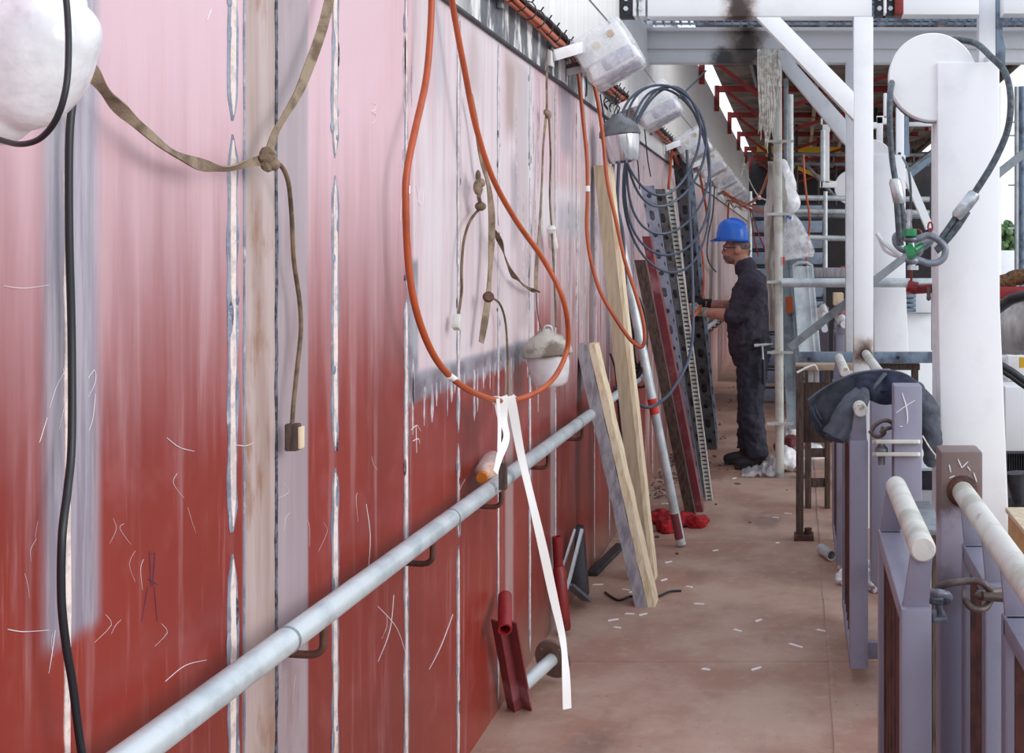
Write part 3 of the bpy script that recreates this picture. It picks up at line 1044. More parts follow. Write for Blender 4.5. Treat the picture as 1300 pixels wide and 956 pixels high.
t = thing('railing_post', 'square railing post with burnt rusty top at the near end of the handrail', 'post', (.37, 2.69, 0))
bm = new(); box(bm, .322, .418, 2.69, 2.786, 0, 1.062, .006); obj('post_section', bm, stain_mat('near_post_paint', (142, 142, 166), [(.2, .5, .90, 1.2, (112, 92, 86), .95), (.2, .385, .78, .90, (190, 184, 196), .6), (.34, .42, .93, 1.0, (92, 62, 50), .8), (.2, .5, .70, .79, (120, 110, 118), .6)]), t)
bm = new()
for (a, b, c, d) in ((1205, 590, 1207, 600), (1216, 583, 1221, 594), (1221, 594, 1229, 586), (1228, 592, 1232, 598), (1205, 607, 1212, 604), (1236, 600, 1240, 612)):
    pmark(bm, [(a, b), ((a + c) / 2, (b + d) / 2), (c, d)], 2.689, .0012)
obj('scrape_mark', bm, 'chalk', t)
bm = new(); tube(bm, [(.371, 2.675, .972), (.371, 2.69, .972)], [.028, .036], 20); obj('weld_collar', bm, 'rust', t)

railpost(5.3, 'lilac grey railing post half hidden behind the draped charcoal jacket', 1.0)


def fence_panel(name, label, x0, x1, y0, y1, ztop, zbot, tubez, tx, ty0, ty1, nb, mt='lilac', cap='tube_cream'):
    t = thing(name, label, 'gate', ((x0 + x1) / 2, (y0 + y1) / 2, zbot))
    w = .045
    bm = new()
    box(bm, x0, x1, y0, y0 + w, zbot, ztop, .005)
    box(bm, x0, x1, y1 - w, y1, zbot, ztop, .005)
    box(bm, x0, x1, y0 + w * .6, y1 - w * .6, ztop - .035, ztop, .004)
    box(bm, x0, x1, y0 + w * .6, y1 - w * .6, zbot + .0, zbot + .04, .004)
    fr_ = obj('frame', bm, mt, t)
    for i in range(nb):
        y = y0 + w + (y1 - y0 - 2 * w) * (i + .6) / (nb + .2)
        bm = new(); box(bm, x0 + .008, x1 - .008, y, y + .008, zbot + .03, ztop - .03); obj('bar', bm, 'brownpaint', fr_)
    for (ya, sg) in ((y0, 1), (y1, -1)):
        bm = new()
        hw = (x1 - x0) / 2
        xc = (x0 + x1) / 2
        th = .012
        prism(bm, [(xc - hw + .004, ya + sg * .012, ztop - .002), (xc + hw - .004, ya + sg * .012, ztop - .002), (tx + .02, ya + sg * .012, tubez), (tx - .02, ya + sg * .012, tubez)], (0, sg, 0), th, 0, .001)
        obj('gusset', bm, mt, fr_)
    bm = new()
    if not cap:
        bm.free()
        return t
    ll = [(tx, ty0, tubez), (tx, ty0 + .004, tubez), (tx, ty1 - .004, tubez), (tx, ty1, tubez)]
    tube(bm, ll, [.0205, .024, .024, .0205], 28)
    obj('top_tube', bm, cap, t)
    return t


g1 = fence_panel('railing_gate', 'nearest folded lilac railing gate with a cream capped top tube', .186, .242, 2.155, 2.80, .862, .06, .97, .226, 2.155, 2.76, 6)
g2 = fence_panel('railing_gate', 'middle lilac railing gate carrying the charcoal jacket', .178, .243, 4.16, 4.92, .86, .055, .97, .216, 4.14, 5.0, 6)
bm = new(); a_, b_ = P(1102, 845, 4.3), P(1112, 824, 4.3); box(bm, .235, .285, 4.28, 4.31, a_.z + .03, b_.z + .03, .002); obj('stop_plate', bm, 'lilac', g2)
g3 = fence_panel('railing_gate', 'farthest lilac railing gate in front of the timber trestle', .176, .241, 5.56, 6.32, .86, .06, .97, .214, 5.54, 6.35, 6)
for i, (xa, ya) in enumerate(((.46, 9.4), (.50, 10.6), (.12, 11.3), (.40, 12.3))):
    fence_panel('railing_gate', ['far lilac gate just left of the front post, low and slanting tube', 'far lilac gate behind the diagonal channel, right one', 'farthest lilac gate near the white hull plating bundle', 'most distant small lilac gate beyond the diagonal channel'][i], xa - .17, xa - .10, ya, ya + .7, .9, .06, 1.0, xa - .135, ya - .02, ya + .75, 4)
# outer fixed panels
fence_panel('railing_section', 'fixed outer railing panel just in front of the burnt post', .365, .427, 2.32, 2.66, .862, .06, .955, .380, 2.33, 2.6, 3, 'lilac', None)
fence_panel('railing_section', 'nearest fixed outer railing panel at the right picture edge', .365, .427, 1.2, 2.14, .862, .06, .955, .380, 1.3, 2.05, 9, 'lilac', None)
bm = new(); tube(bm, [(.371, .9, .97), (.371, 2.688, .972)], .0245, 28)
one('handrail_tube', bm, 'tube_cream', 'weathered cream handrail tube running from the burnt post toward the camera', 'handrail')
bm = new(); tube(bm, [(.371, 4.12, .972), (.371, 6.568, .972)], .0245, 24)
one('handrail_tube', bm, 'tube_cream', 'handrail tube running into the scorched foot of the white front post', 'handrail')

# chain and toggles between gate and outer panel
t = thing('chain_fastening', 'heavy grey brown chain links hooking the near gate to the outer panel', 'chain', P(1220, 760, 2.2))
Yc = 2.2
bm = new(); tube(bm, spline([P(1190, 752, 2.24), P(1192, 746, 2.22), P(1204, 741, Yc), P(1225, 738, Yc), P(1243, 738, Yc), P(1252, 744, Yc), P(1257, 752, Yc + .01), P(1255, 762, Yc + .03)], 8), .0068, 12); obj('chain_link', bm, 'chain', t)
bm = new(); tube(bm, spline([P(1225, 752, Yc + .03), P(1226, 762, Yc), P(1233, 771, Yc - .01), P(1243, 774, Yc - .01), P(1252, 771, Yc), P(1257, 762, Yc + .01), P(1256, 755, Yc + .03)], 8), .0068, 12); obj('chain_link', bm, 'chain', t)
bm = new(); tube(bm, spline([P(1181, 752, Yc), P(1193, 753, Yc - .02), P(1203, 756, Yc - .01), P(1204, 762, Yc + .02), P(1196, 764, Yc + .03), P(1182, 762, Yc + .02)], 8), .0075, 12); obj('chain_link', bm, 'shackle', t)
bm = new(); cyl(bm, P(1240, 754, Yc + .02), P(1274, 750, Yc + .05), .007, .007, 12); cyl(bm, P(1247, 757, Yc - .01), P(1278, 759, Yc), .0085, .0085, 12); ell(bm, P(1245, 756, Yc), (.012, .01, .008)); obj('toggle_pin', bm, 'chain', t)
bm = new(); cyl(bm, P(1191, 762, Yc + .03), P(1194, 781, Yc + .03), .007, .006, 10); box(bm, P(1184, 0, Yc).x, P(1203, 0, Yc).x, Yc, Yc + .05, P(0, 792, Yc).z, P(0, 784, Yc).z, .003); obj('latch_keeper', bm, 'shackle', t)
# small chain behind jacket
bm = new()
tube(bm, spline([P(1106, 548, 4.12), P(1110, 541, 4.12), P(1118, 535, 4.12), P(1127, 534, 4.12), P(1134, 538, 4.12)], 6), .0075, 10)
tube(bm, spline([P(1104, 547, 4.15), P(1110, 553, 4.14), P(1118, 554, 4.13), P(1123, 549, 4.12), P(1120, 543, 4.11)], 6), .007, 10)
tube(bm, spline([P(1118, 549, 4.1), P(1124, 545, 4.09), P(1131, 543, 4.1), P(1134, 543, 4.1)], 6), .007, 10)
one('short_chain', bm, 'chain', 'short grey chain hanging between the jacket and the crossed post', 'chain')

# ================================================================== WALL HANDRAIL
rx, rz = -.92, .815


def wall_rail(y0, y1, r, ys, label):
    t = thing('wall_handrail', label, 'handrail', (rx, (y0 + y1) / 2, rz))
    bm = new()
    tube(bm, [(rx, y0, rz), (rx, y0 + .004, rz), (rx, y1 - .004, rz), (rx, y1, rz)], [r - .003, r, r, r - .003], 28)
    obj('rail_tube', bm, 'galv', t)
    for y in ys:
        bm = new()
        tube(bm, spline([(WX + .004, y, rz - .075), (rx - .02, y, rz - .078), (rx - .001, y, rz - .068), (rx + .002, y, rz - .05), (rx + .002, y, rz - r + .002)], 5), .0075, 10)
        tube(bm, [(WX + .0005, y, rz - .075), (WX + .004, y, rz - .075)], .014, 12)
        obj('bracket', bm, 'rust', t)
    return t


t = wall_rail(.8, 5.2, .0245, [2.28 + .68 * i for i in range(-1, 5)], 'long galvanised handrail tube along the red side wall, nearest length')
for yy in (2.12, 3.12, 4.9):
    bm = new(); tube(bm, [(rx, yy - .004, rz), (rx, yy, rz), (rx, yy + .003, rz), (rx, yy + .006, rz)], [.0245, .026, .026, .0245], 28); obj('joint_ring', bm, 'galv_dull', t)
wall_rail(5.3, 7.12, .021, [5.68, 6.36, 7.04], 'galvanised handrail length behind the leaning boards')
wall_rail(9.4, 16.5, .024, [9.6 + .6 * i for i in range(11)], 'distant galvanised handrail length on the wall beyond the worker')

# ================================================================== CABLE TRAY BUNDLE
t = thing('cable_bundle', 'bundle of orange and black cables tied along the top of the wall', 'cable', (WX + .05, 6, 2.38))
for (dx, dz, r, m) in ((.03, .0, .010, 'orange'), (.045, -.018, .009, 'orange'), (.028, .022, .008, 'blackrub'), (.045, .018, .007, 'blackrub'), (.03, -.03, .008, 'orange')):
    bm = new()
    pts = []
    for i in range(110):
        y = .5 + i * .19
        pts.append((WX + dx + .006 * noise.noise(Vector((dx * 99, y * 2.2, 0))), y, 2.385 + dz + .012 * noise.noise(Vector((dz * 77, y * 1.9, 4)))))
    tube(bm, pts, r, 8)
    obj('cable', bm, m, t)
bm = new()
for i in range(80):
    y = 2.9 + i * .145
    a = [Vector((WX + .036 + .028 * math.cos(q), y, 2.385 + .033 * math.sin(q))) for q in [2 * PI * j / 12 for j in range(13)]]
    tube(bm, a, .0025, 5, False)
    cyl(bm, (WX + .05, y, 2.415), (WX + .060, y - .003, 2.428), .003, .003, 5)
tie = obj('cable_tie', bm, 'blackrub', t)
tie['kind'] = 'stuff'
for i in range(24):
    bm = new()
    y = 1.5 + i * .8
    box(bm, WX + .001, WX + .02, y, y + .03, 2.33, 2.43, .002)
    obj('cable_clip', bm, 'galv_dull', t)

# ================================================================== FLOODLIGHTS ALONG THE WALL


def floodlight(Yf, label, grp='plastic wrapped floodlights in a row'):
    c = Vector((-.80, Yf, 2.36))
    t = thing('floodlight', label, 'floodlight', c, grp)
    rot = Matrix.Rotation(R(-30), 4, 'Y')
    mx = Matrix.Translation(c) @ rot
    bm = new(); box(bm, -.115, .105, -.10, .12, -.03, .085, .016, mx); box(bm, -.10, .115, -.115, .125, -.095, -.03, .020, mx); hs = obj('housing', bm, 'white', t)
    bm = new(); box(bm, -.035, .10, -.122, -.108, -.085, -.036, .004, mx); box(bm, -.06, .10, -.095, .10, -.102, -.090, .006, mx); obj('lens_panel', bm, 'lens', hs)
    bm = new()
    for q in ((-.02, .03), (.055, .045)):
        lathe(bm, [(0, .008), (.013, .008), (.016, 0), (0, 0)], mx @ Vector((q[0], -.102, q[1])), 12, rot @ Matrix.Rotation(PI / 2, 4, 'X'))
    obj('cable_gland', bm, 'brass', hs)
    bm = new()
    box(bm, -.122, .122, -.132, .135, -.108, .10, .03, mx)
    bmesh.ops.subdivide_edges(bm, edges=bm.edges[:], cuts=7, use_grid_fill=True)
    for v in bm.verts:
        nv = noise.noise_vector(v.co * 20) * .5 + noise.noise_vector(v.co * 50) * .35
        v.co += nv * .009
    obj('plastic_wrap', bm, 'film', t, 50)
    bm = new()
    a = Vector((WX + .014, Yf - .22, 2.315))
    bar(bm, a, mx @ Vector((-.07, -.115, .05)), .03, .045, (0, 0, 1), .003)
    bar(bm, Vector((WX + .01, Yf + .06, 2.29)), mx @ Vector((-.06, .09, .0)), .012, .03, (0, 0, 1), .002)
    box(bm, WX + .001, WX + .014, Yf - .25, Yf - .19, 2.27, 2.35, .002)
    box(bm, WX + .001, WX + .012, Yf - .06, Yf + .1, 2.24, 2.34, .002)
    obj('bracket_arm', bm, 'white2', t)
    return t


nm = ['nearest of the row, over the orange hoses', 'second of the row, ringed by the black cable coil', 'third of the row, beside a red rag', 'fourth of the row', 'fifth of the row', 'sixth of the row above the worker', 'seventh of the row', 'eighth and farthest of the row']
f0 = None
for i, y in enumerate((4.95, 6.6, 8.9, 10.7, 12.5, 14.3, 16.1, 17.9)):
    lab = 'plastic wrapped white floodlight, ' + nm[i]
    if f0 is None:
        f0 = floodlight(y, lab)
    else:
        dup(f0, (-.80, y, 2.36), lab)
bm = new(); tube(bm, [P(744, -5, 4.6), P(778, 34, 4.95), P(833, 108, 6.6), P(881, 166, 8.9)], .004, 6)
one('catenary_wire', bm, 'galv_dull', 'thin grey wire strung slanting along the tops of the floodlights', 'wire')
# dark flat hook bracket below the first one
bm = new(); bar(bm, (WX + .012, 5.02, 2.30), (WX + .09, 5.06, 2.33), .006, .05)
tube(bm, spline([(WX + .010, 5.0, 2.25), (WX + .012, 5.0, 2.36), (WX + .03, 5.0, 2.375), (WX + .08, 5.0, 2.37)], 4), .005, 8)
one('hook_bracket', bm, 'burnt', 'small grey flat steel bracket under the nearest floodlight', 'bracket')

# ================================================================== HANGING WORK LAMPS


def clampY(pts):
    return pts


def lamp_body(c, s, capm, cupm, labels, tilt=0, straight=False):
    t = thing('work_lamp', labels, 'lamp', c)
    mx = Matrix.Rotation(tilt, 4, 'Y')
    bm = new(); lathe(bm, [(0, .11), (.02, .11), (.03, .095), (.05, .085), (.075, .06), (.085, .035), (.086, .02), (.082, .015), (.0, .015)], c, 36, mx @ Matrix.Scale(s, 4)); o1 = obj('cap', bm, capm, t)
    bm = new(); lathe(bm, [(.08, .018), (.079, .0), (.072, -.04), (.066, -.082), (.062, -.09), (0, -.09)] if straight else [(.07, .018), (.072, -.01), (.066, -.05), (.058, -.078), (.045, -.09), (0, -.094)], c, 36, mx @ Matrix.Scale(s, 4)); obj('glass_cup', bm, cupm, t)
    return t


# middle lamp, wrapped cap
c = Vector((-.885, F * .885 / (CX - 696), 0)); c.z = H - (447 - CY) * c.y / F - .03
t = lamp_body(c, 1.02, 'capdirty', 'glasscup', 'grimy bulkhead work lamp with a torn cover hanging against the wall', R(-6))
bm = new()
for i in range(6):
    a = i * 1.1
    ell(bm, c + Vector((.046 * math.cos(a), .046 * math.sin(a), .046 + .008 * math.sin(a * 2))), (.040, .040, .022), Euler((.3 * math.sin(a), .3, a)))
ell(bm, c + Vector((0, 0, .05)), (.055, .055, .05))
o = obj('torn_cover', bm, 'capdirty', t); remesh(o, .004, 1, .012, .05)
bm = new(); tube(bm, spline([c + Vector((-.01, 0, .09)), c + Vector((-.01, -.01, .12)), c + Vector((.012, -.01, .12)), c + Vector((.015, 0, .09))], 5), .004, 8); obj('hanging_eye', bm, 'galv', t)
# right lamp: grey cap, reddish glass
c = Vector((-.86, F * .86 / (CX - 788), 0)); c.z = H - (178 - CY) * c.y / F
t = lamp_body(c, 1.16, 'capgrey', 'chrome', 'bulkhead work lamp with grey cap and shiny metal cup beside the cable coil', R(-8), True)
bm = new()
for i in range(9):
    a = i * .9
    p = c + Vector((-.04 + .02 * math.cos(a), -.02, .12 + .012 * i * .6))
    tube(bm, spline([p, p + Vector((.02 * math.cos(a), -.01, .03)), p + Vector((.03 * math.sin(a), 0, .05))], 4), .003, 6)
obj('tangled_wire', bm, 'blackrub', t)
# left big plastic wrapped lamp
c = Vector((-.86, 1.32, 1.70))
t = thing('work_lamp', 'large white floodlight wrapped in wrinkled plastic at the top left corner', 'lamp', c)
c = P(38, 78, 1.30)
t.location = c; WM[t.name] = Matrix.Translation(c)
bm = new(); ell(bm, c + Vector((-.005, 0.02, 0.01)), (.056, .05, .062)); box(bm, c.x - .05, c.x + .05, c.y - .03, c.y + .04, c.z - .01, c.z + .09, .02, None); o = obj('housing', bm, 'white', t); remesh(o, .004, 4)
bm = new(); ell(bm, c + Vector((-.002, 0, 0)), (.064, .058, .080), Euler((0, R(28), 0)), 36)
ell(bm, c + Vector((.022, 0, .03)), (.046, .05, .055), Euler((0, R(-20), 0)), 28)
ell(bm, c + Vector((-.04, 0, -.05)), (.04, .04, .04), None, 24)
for v in bm.verts:
    v.co += noise.noise_vector(v.co * 16) * .006
o = obj('plastic_wrap', bm, 'filmwhite', t, 70); remesh(o, .0035, 1)


# ================================================================== HOSES, STRAPS, CABLES
def hose(name, pix, off, r, m, label, cat, n=8, seg=12, extra=None):
    pts = []
    for i, q in enumerate(pix):
        o_ = off[i] if isinstance(off, (list, tuple)) else off
        pts.append(W(q[0], q[1], o_))
    bm = new()
    tube(bm, spline(pts, n), r, seg)
    if extra:
        t = thing(name, label, cat, pts[0])
        obj('hose', bm, m, t)
        extra(t, pts)
        return t
    return one(name, bm, m, label, cat)


def lab1(t, pts):
    bm = new()
    for (a, b, cc, d, o_) in ((516, 236, 515.6, 246, .06), (570, 477, 577, 482, .09)):
        tube(bm, [W(a, b, o_), W(cc, d, o_)], .0092, 14)
    obj('white_marker', bm, 'tape', t)


hose('orange_hose', [(549, -98), (548, -30), (547, 30), (541, 100), (527, 165), (517, 215), (515, 260), (519, 340), (530, 400), (550, 450), (574, 480), (605, 500), (640, 509), (675, 501), (703, 480), (719, 447), (721, 415), (713, 375), (690, 330), (655, 280), (625, 225), (604, 160), (590, 90), (577, 20), (572, -20), (569, -95)],
     [.045, .05, .05, .05, .06, .06, .06, .06, .07, .08, .09, .10, .12, .16, .20, .22, .23, .22, .17, .12, .09, .07, .06, .05, .05, .045], .0085, 'orange', 'big drooping loop of orange hose in front of the red wall', 'hose', 8, 14, lab1)


def lab2(t, pts):
    bm = new(); tube(bm, [W(746, 236, .05), W(746.5, 243, .05)], .0105, 14); obj('white_marker', bm, 'tape', t)


pl2 = [(733, 75), (735, 100), (740, 150), (745, 200), (746, 245), (745, 290), (750, 330), (762, 370), (780, 402), (797, 427), (808, 438), (815, 440), (818.5, 430), (816, 405), (806, 370), (793, 330), (782, 280), (771, 230), (765, 170), (756, 115), (747, 92)]
t = thing('orange_hose', 'narrow loop of orange hose hanging over the tall timber', 'hose', P(760, 300, 5.3))
bm = new(); tube(bm, spline([P(a_, b_, 5.25 - .15 * math.sin(PI * i / 20)) for i, (a_, b_) in enumerate(pl2)], 8), .0085, 14); obj('hose', bm, 'orange', t)
bm = new(); tube(bm, [P(746, 236, 5.16), P(746.2, 243, 5.16)], .0096, 14); obj('white_marker', bm, 'tape', t)
hose('orange_cable', [(856, 195), (868, 230), (880, 275), (889, 310), (893, 345), (892, 380), (886, 395), (874, 408)], [.08, .08, .1, .15, .2, .26, .3, .24], .011, 'orange', 'long orange cable running down to the worker\'s hands', 'cable')
hose('orange_cable', [(853, 190), (851, 215), (849, 240), (852, 262)], .05, .011, 'orange', 'short orange cable end dropping left of the steel uprights', 'cable')
hose('orange_cable', [(885, 205), (890, 230), (896, 262), (899, 288)], .08, .012, 'orange', 'frayed orange cable end hanging above the helmet on the left', 'cable')
hose('orange_cable', [(925, 258), (924.5, 270), (924, 282)], .05, .014, 'orange', 'stubby orange cable end right above the blue helmet', 'cable')
hose('orange_cable', [(888, 158), (905, 200), (918, 240), (930, 262)], .08, .010, 'redframe', 'thin rusty red cable running along the far lights', 'cable')

bm = new()
tube(bm, spline([P(919, 243, 12), P(935, 254, 12), P(955, 262, 11), P(974, 268, 9.5), P(978, 271, 8.6)], 6), .012, 8)
one('orange_cable', bm, 'orange', 'orange cable stretched from the wall lights to the scaffold pole, lower', 'cable')
bm = new()
tube(bm, spline([P(921, 246, 12.2), P(938, 259, 12), P(958, 268, 11), P(975, 272, 9.5)], 6), .012, 8)
one('orange_cable', bm, 'orange', 'orange cable sagging under its twin towards the scaffold pole', 'cable')
bm = new()
tube(bm, spline([P(940, 262, 12), P(955, 256, 11), P(966, 245, 10), P(975, 222, 9.2), P(982, 205, 8.6)], 6), .012, 8)
one('orange_cable', bm, 'orange', 'orange cable curving up behind the hanging sheet', 'cable')
bm = new()
tube(bm, spline([P(952, 265, 11), P(957, 300, 10), P(962, 322, 10), P(963, 326, 10)], 5), .006, 6)
tube(bm, spline([P(953, 265, 11), P(963, 296, 10), P(972, 318, 10), P(979, 326, 9)], 5), .006, 6)
one('thin_red_cord', bm, 'redframe', 'pair of thin red cords dropping in front of the blue steps', 'cord')
bm = new()
tube(bm, spline([P(1020, 196, 9.6), P(1021, 220, 9.6), P(1024, 250, 9.6), P(1028, 280, 9.6), P(1024, 320, 9.6), P(1026, 345, 9.6)], 6), .009, 8)
one('red_rope', bm, 'orange', 'red orange cord trailing down right of the plastic bag', 'cord')
bm = new()
tube(bm, spline([P(945, 200, 14), P(945, 209, 14), P(950, 225, 12), P(957, 240, 11), P(964, 250, 10), P(973, 254, 9)], 6), .006, 6)
ell(bm, P(944.5, 210, 14), (.02, .02, .02)); ell(bm, P(964, 251, 10), (.016, .016, .02))
tube(bm, [P(944, 211, 14), P(941, 224, 14)], .006, 6)
one('knotted_rope', bm, 'rope_white', 'pale knotted rope strung between the wall and the hanging sheet', 'rope')

# webbing strap (left)
t = thing('webbing_strap', 'dirty beige webbing strap slung in a curve across the left of the wall', 'strap', W(338, 203, .04))
pl = [(80, -470), (84, -250), (88, -30), (96, 10), (108, 62), (116, 90), (135, 118), (160, 145), (195, 175), (225, 197), (262, 211), (288, 214), (312, 208), (335, 203)]
pts = spline([W(a, b, .045) for a, b in pl], 8)
n_ = len(pts)
bm = new(); ribbon(bm, pts, [.017 + .003 * math.sin(i * .5) for i in range(n_)], .0025, None, [.9 * math.sin(i * .16) + .2 for i in range(n_)]); obj('left_length', bm, 'webbing', t)
pl = [(340, 200), (349, 170), (362, 146), (379, 117), (394, 80), (408, 40), (417, 5), (424, -30), (440, -130), (449, -230)]
pts = spline([W(a, b, .045) for a, b in pl], 8)
n_ = len(pts)
bm = new(); ribbon(bm, pts, [.019] * n_, .0025, None, [.5 * math.sin(i * .12) for i in range(n_)]); obj('right_length', bm, 'webbing', t)
bm = new()
kk = W(340, 202, .05)
tube(bm, [kk + Vector((0, .014 * math.cos(a) * 1.3, .016 * math.sin(a))) for a in [i * PI / 6 for i in range(13)]], .008, 8, False)
ell(bm, kk, (.012, .03, .012)); ell(bm, kk + Vector((.004, .01, -.008)), (.012, .018, .012)); ell(bm, kk + Vector((.0, .006, .012)), (.010, .022, .008))
o = obj('knot', bm, 'webbing', t)
bm = new()
tube(bm, spline([W(347, 204, .04), W(358, 212, .04), W(366, 232, .04), W(370, 270, .03), W(373, 330, .03), W(380, 380, .03), W(382, 420, .03), W(377, 470, .03), W(372, 520, .03), W(371, 542, .03)], 8), .0042, 10)
one('hanging_rope', bm, 'cord', 'thick brown cord hanging from the strap knot down the bare steel band', 'cord')
bm = new()
a, b = W(371, 539, .03), W(372, 572, .03)
box(bm, -.012, .012, -.012, .012, 0, .052, .003, Matrix.Translation(b))
t = thing('wooden_toggle', 'small dark and pale wooden block on the end of the hanging cord', 'toggle', b)
obj('dark_block', bm, 'wooddark', t)
bm = new(); box(bm, .0125, .018, -.010, .012, .004, .046, .002, Matrix.Translation(b)); obj('pale_face', bm, 'woodedge', t)

# black cables far left
bm = new(); tube(bm, spline([W(92, -480, .03), W(93, -200, .03), W(93, -30, .03), W(94, 20, .03), W(97, 70, .02), W(93, 120, .02), W(88, 180, .02), W(88, 300, .02), W(91, 430, .02), W(91, 560, .03), W(86, 620, .04), W(79, 680, .05), W(78, 760, .05), W(84, 820, .05), W(92, 867, .05), W(100, 930, .05), W(112, 1010, .05)], 10), .0050, 12)
one('black_cable', bm, 'blackrub', 'thick black cable hanging straight down the left of the wall', 'cable')
bm = new(); tube(bm, spline([P(80, -30, 1.22), P(85, 10, 1.22), P(87, 60, 1.21), P(84, 110, 1.2), P(72, 150, 1.2), P(52, 175, 1.21), P(28, 183, 1.22), P(5, 179, 1.24), P(-20, 170, 1.26)], 8), .0031, 12)
one('black_cable', bm, 'blackrub', 'thin black cable looping in front of the plastic wrapped lamp', 'cable')

# central straps and cords
t = thing('webbing_strap', 'beige webbing strap with a round button hanging in the middle of the orange loop', 'strap', W(620, 300, .03))
pts = spline([W(598, 120, .03), W(605, 160, .03), W(612, 205, .035), W(620, 235, .04), W(624, 270, .04), W(624, 310, .04), W(622, 345, .04), W(620, 375, .04), W(616, 405, .04), W(611, 435, .035)], 6)
n_ = len(pts)
bm = new(); ribbon(bm, pts, [.012 + .010 * min(1, i / 20) for i in range(n_)], .003, None, [.3 * math.sin(i * .3) for i in range(n_)]); obj('strap_length', bm, 'webbing', t)
bm = new(); lathe(bm, [(0, .008), (.014, .008), (.017, .004), (.017, -.004), (0, -.004)], W(620, 377, .052), 20, Matrix.Rotation(R(65), 4, 'X') @ Matrix.Rotation(R(30), 4, 'Y')); obj('button', bm, 'rust', t)
bm = new()
ell(bm, W(611, 232, .04), (.012, .02, .014)); ell(bm, W(606, 238, .045), (.012, .014, .022)); ell(bm, W(610, 262, .04), (.016, .026, .014)); ell(bm, W(607, 224, .04), (.008, .01, .02)); tube(bm, spline([W(611, 240, .04), W(608, 250, .045), W(611, 260, .04)], 4), .006, 8)
obj('knot', bm, 'webbing', t)
hose('hanging_string', [(609, 265), (597, 280), (589, 305), (586, 340), (586, 370), (582, 400)], .03, .0042, 'cord', 'thin cord branching left from the central strap knot', 'cord', 6, 8)
bm = new(); b = W(579, 418, .03); box(bm, -.010, .010, -.014, .014, 0, .042, .003, Matrix.Translation(b) @ Matrix.Rotation(R(-22), 4, 'X')); one('cord_plug', bm, 'tube_cream', 'small beige plug at the end of the left branching cord', 'plug')
hose('hanging_string', [(624, 378), (634, 385), (641, 405), (644, 440), (645, 490), (642, 530), (637, 562), (638, 590)], [.035, .035, .04, .05, .07, .09, .12, .125], .0038, 'cord', 'thin brown cord curving down from the round button behind the tape', 'cord', 6, 8)
bm = new(); b = W(638, 622, .125); box(bm, -.010, .012, -.010, .014, 0, .08, .003, Matrix.Translation(b)); one('cord_plug', bm, 'wooddark', 'small dark wooden plug hanging against the handrail by the bottle', 'plug')
pts = spline([W(626, 290, .04), W(634, 305, .04), W(641, 326, .035), W(650, 347, .03), W(660, 358, .03), W(671, 366, .03), W(683, 371, .03)], 6)
n_ = len(pts); bm = new(); ribbon(bm, pts, [.014 - .006 * math.cos(i * .45) for i in range(n_)], .003, None, [i * .22 for i in range(n_)])
one('twisted_strap', bm, 'cord', 'twisted dark strap linking the central strap to the next one right', 'strap')
pts = spline([W(696, 62, .04), W(694, 100, .035), W(694, 140, .03), W(690, 180, .03), W(688, 230, .03), W(685, 290, .03), W(681, 340, .03), W(680, 372, .03)], 6)
n_ = len(pts); bm = new(); ribbon(bm, pts, [.006 + .008 * min(1, i / n_ * 1.6) for i in range(n_)], .003, None, [.4 * math.sin(i * .2) for i in range(n_)])
ell(bm, W(694, 143, .035), (.012, .022, .014)); ell(bm, W(697, 146, .04), (.01, .012, .018))
one('webbing_strap', bm, 'webbing', 'narrow strap with a knot hanging above the grimy lamp', 'strap')
t = thing('lamp_cord', 'pale cord with a white foam sleeve holding up the grimy lamp', 'cord', W(701, 300, .04))
bm = new(); tube(bm, spline([W(697, 150, .04), W(699, 200, .04), W(698, 250, .04), W(701, 300, .05), W(704, 360, .08), W(706, 415, .10)], 6), .004, 8); obj('cord_length', bm, 'cord', t)
bm = new(); tube(bm, [W(700, 286, .045), W(700, 290, .045), W(701, 302, .045), W(703, 314, .045), W(703.5, 318, .045)], [.01, .019, .017, .019, .010], 12); o = obj('foam_sleeve', bm, 'foam', t)
bm = new(); tube(bm, [W(681, 372, .03), W(682, 392, .05), W(684, 408, .08), W(688, 420, .10)], .0016, 6); one('thin_wire', bm, 'darksteel', 'thin dark wire down to the grimy lamp on its left', 'wire')
# wires under floodlight 1
for i, (pix, lb) in enumerate((([(744, 95), (745, 110), (744, 122)], 'short dark wire tail under the nearest floodlight'), ([(762, 120), (768, 160), (770, 200), (771, 240)], 'thin wire dropping from the tray left of the grey capped lamp'), ([(805, 170), (810, 210), (812, 240)], 'thin dark wire dropping from the tray onto the slotted channels'), ([(818, 160), (822, 200), (826, 224)], 'thin dark wire with a white tip above the slotted channels'))):
    hose('thin_wire', pix, .04, .004, 'darksteel', lb, 'wire', 5, 6)
hose('grey_cable', [(907, 235), (905, 270), (899, 300), (898, 325), (903, 338), (909, 345)], .06, .008, 'greyrope', 'grey cable hook shape hanging left of the worker\'s face', 'cable')

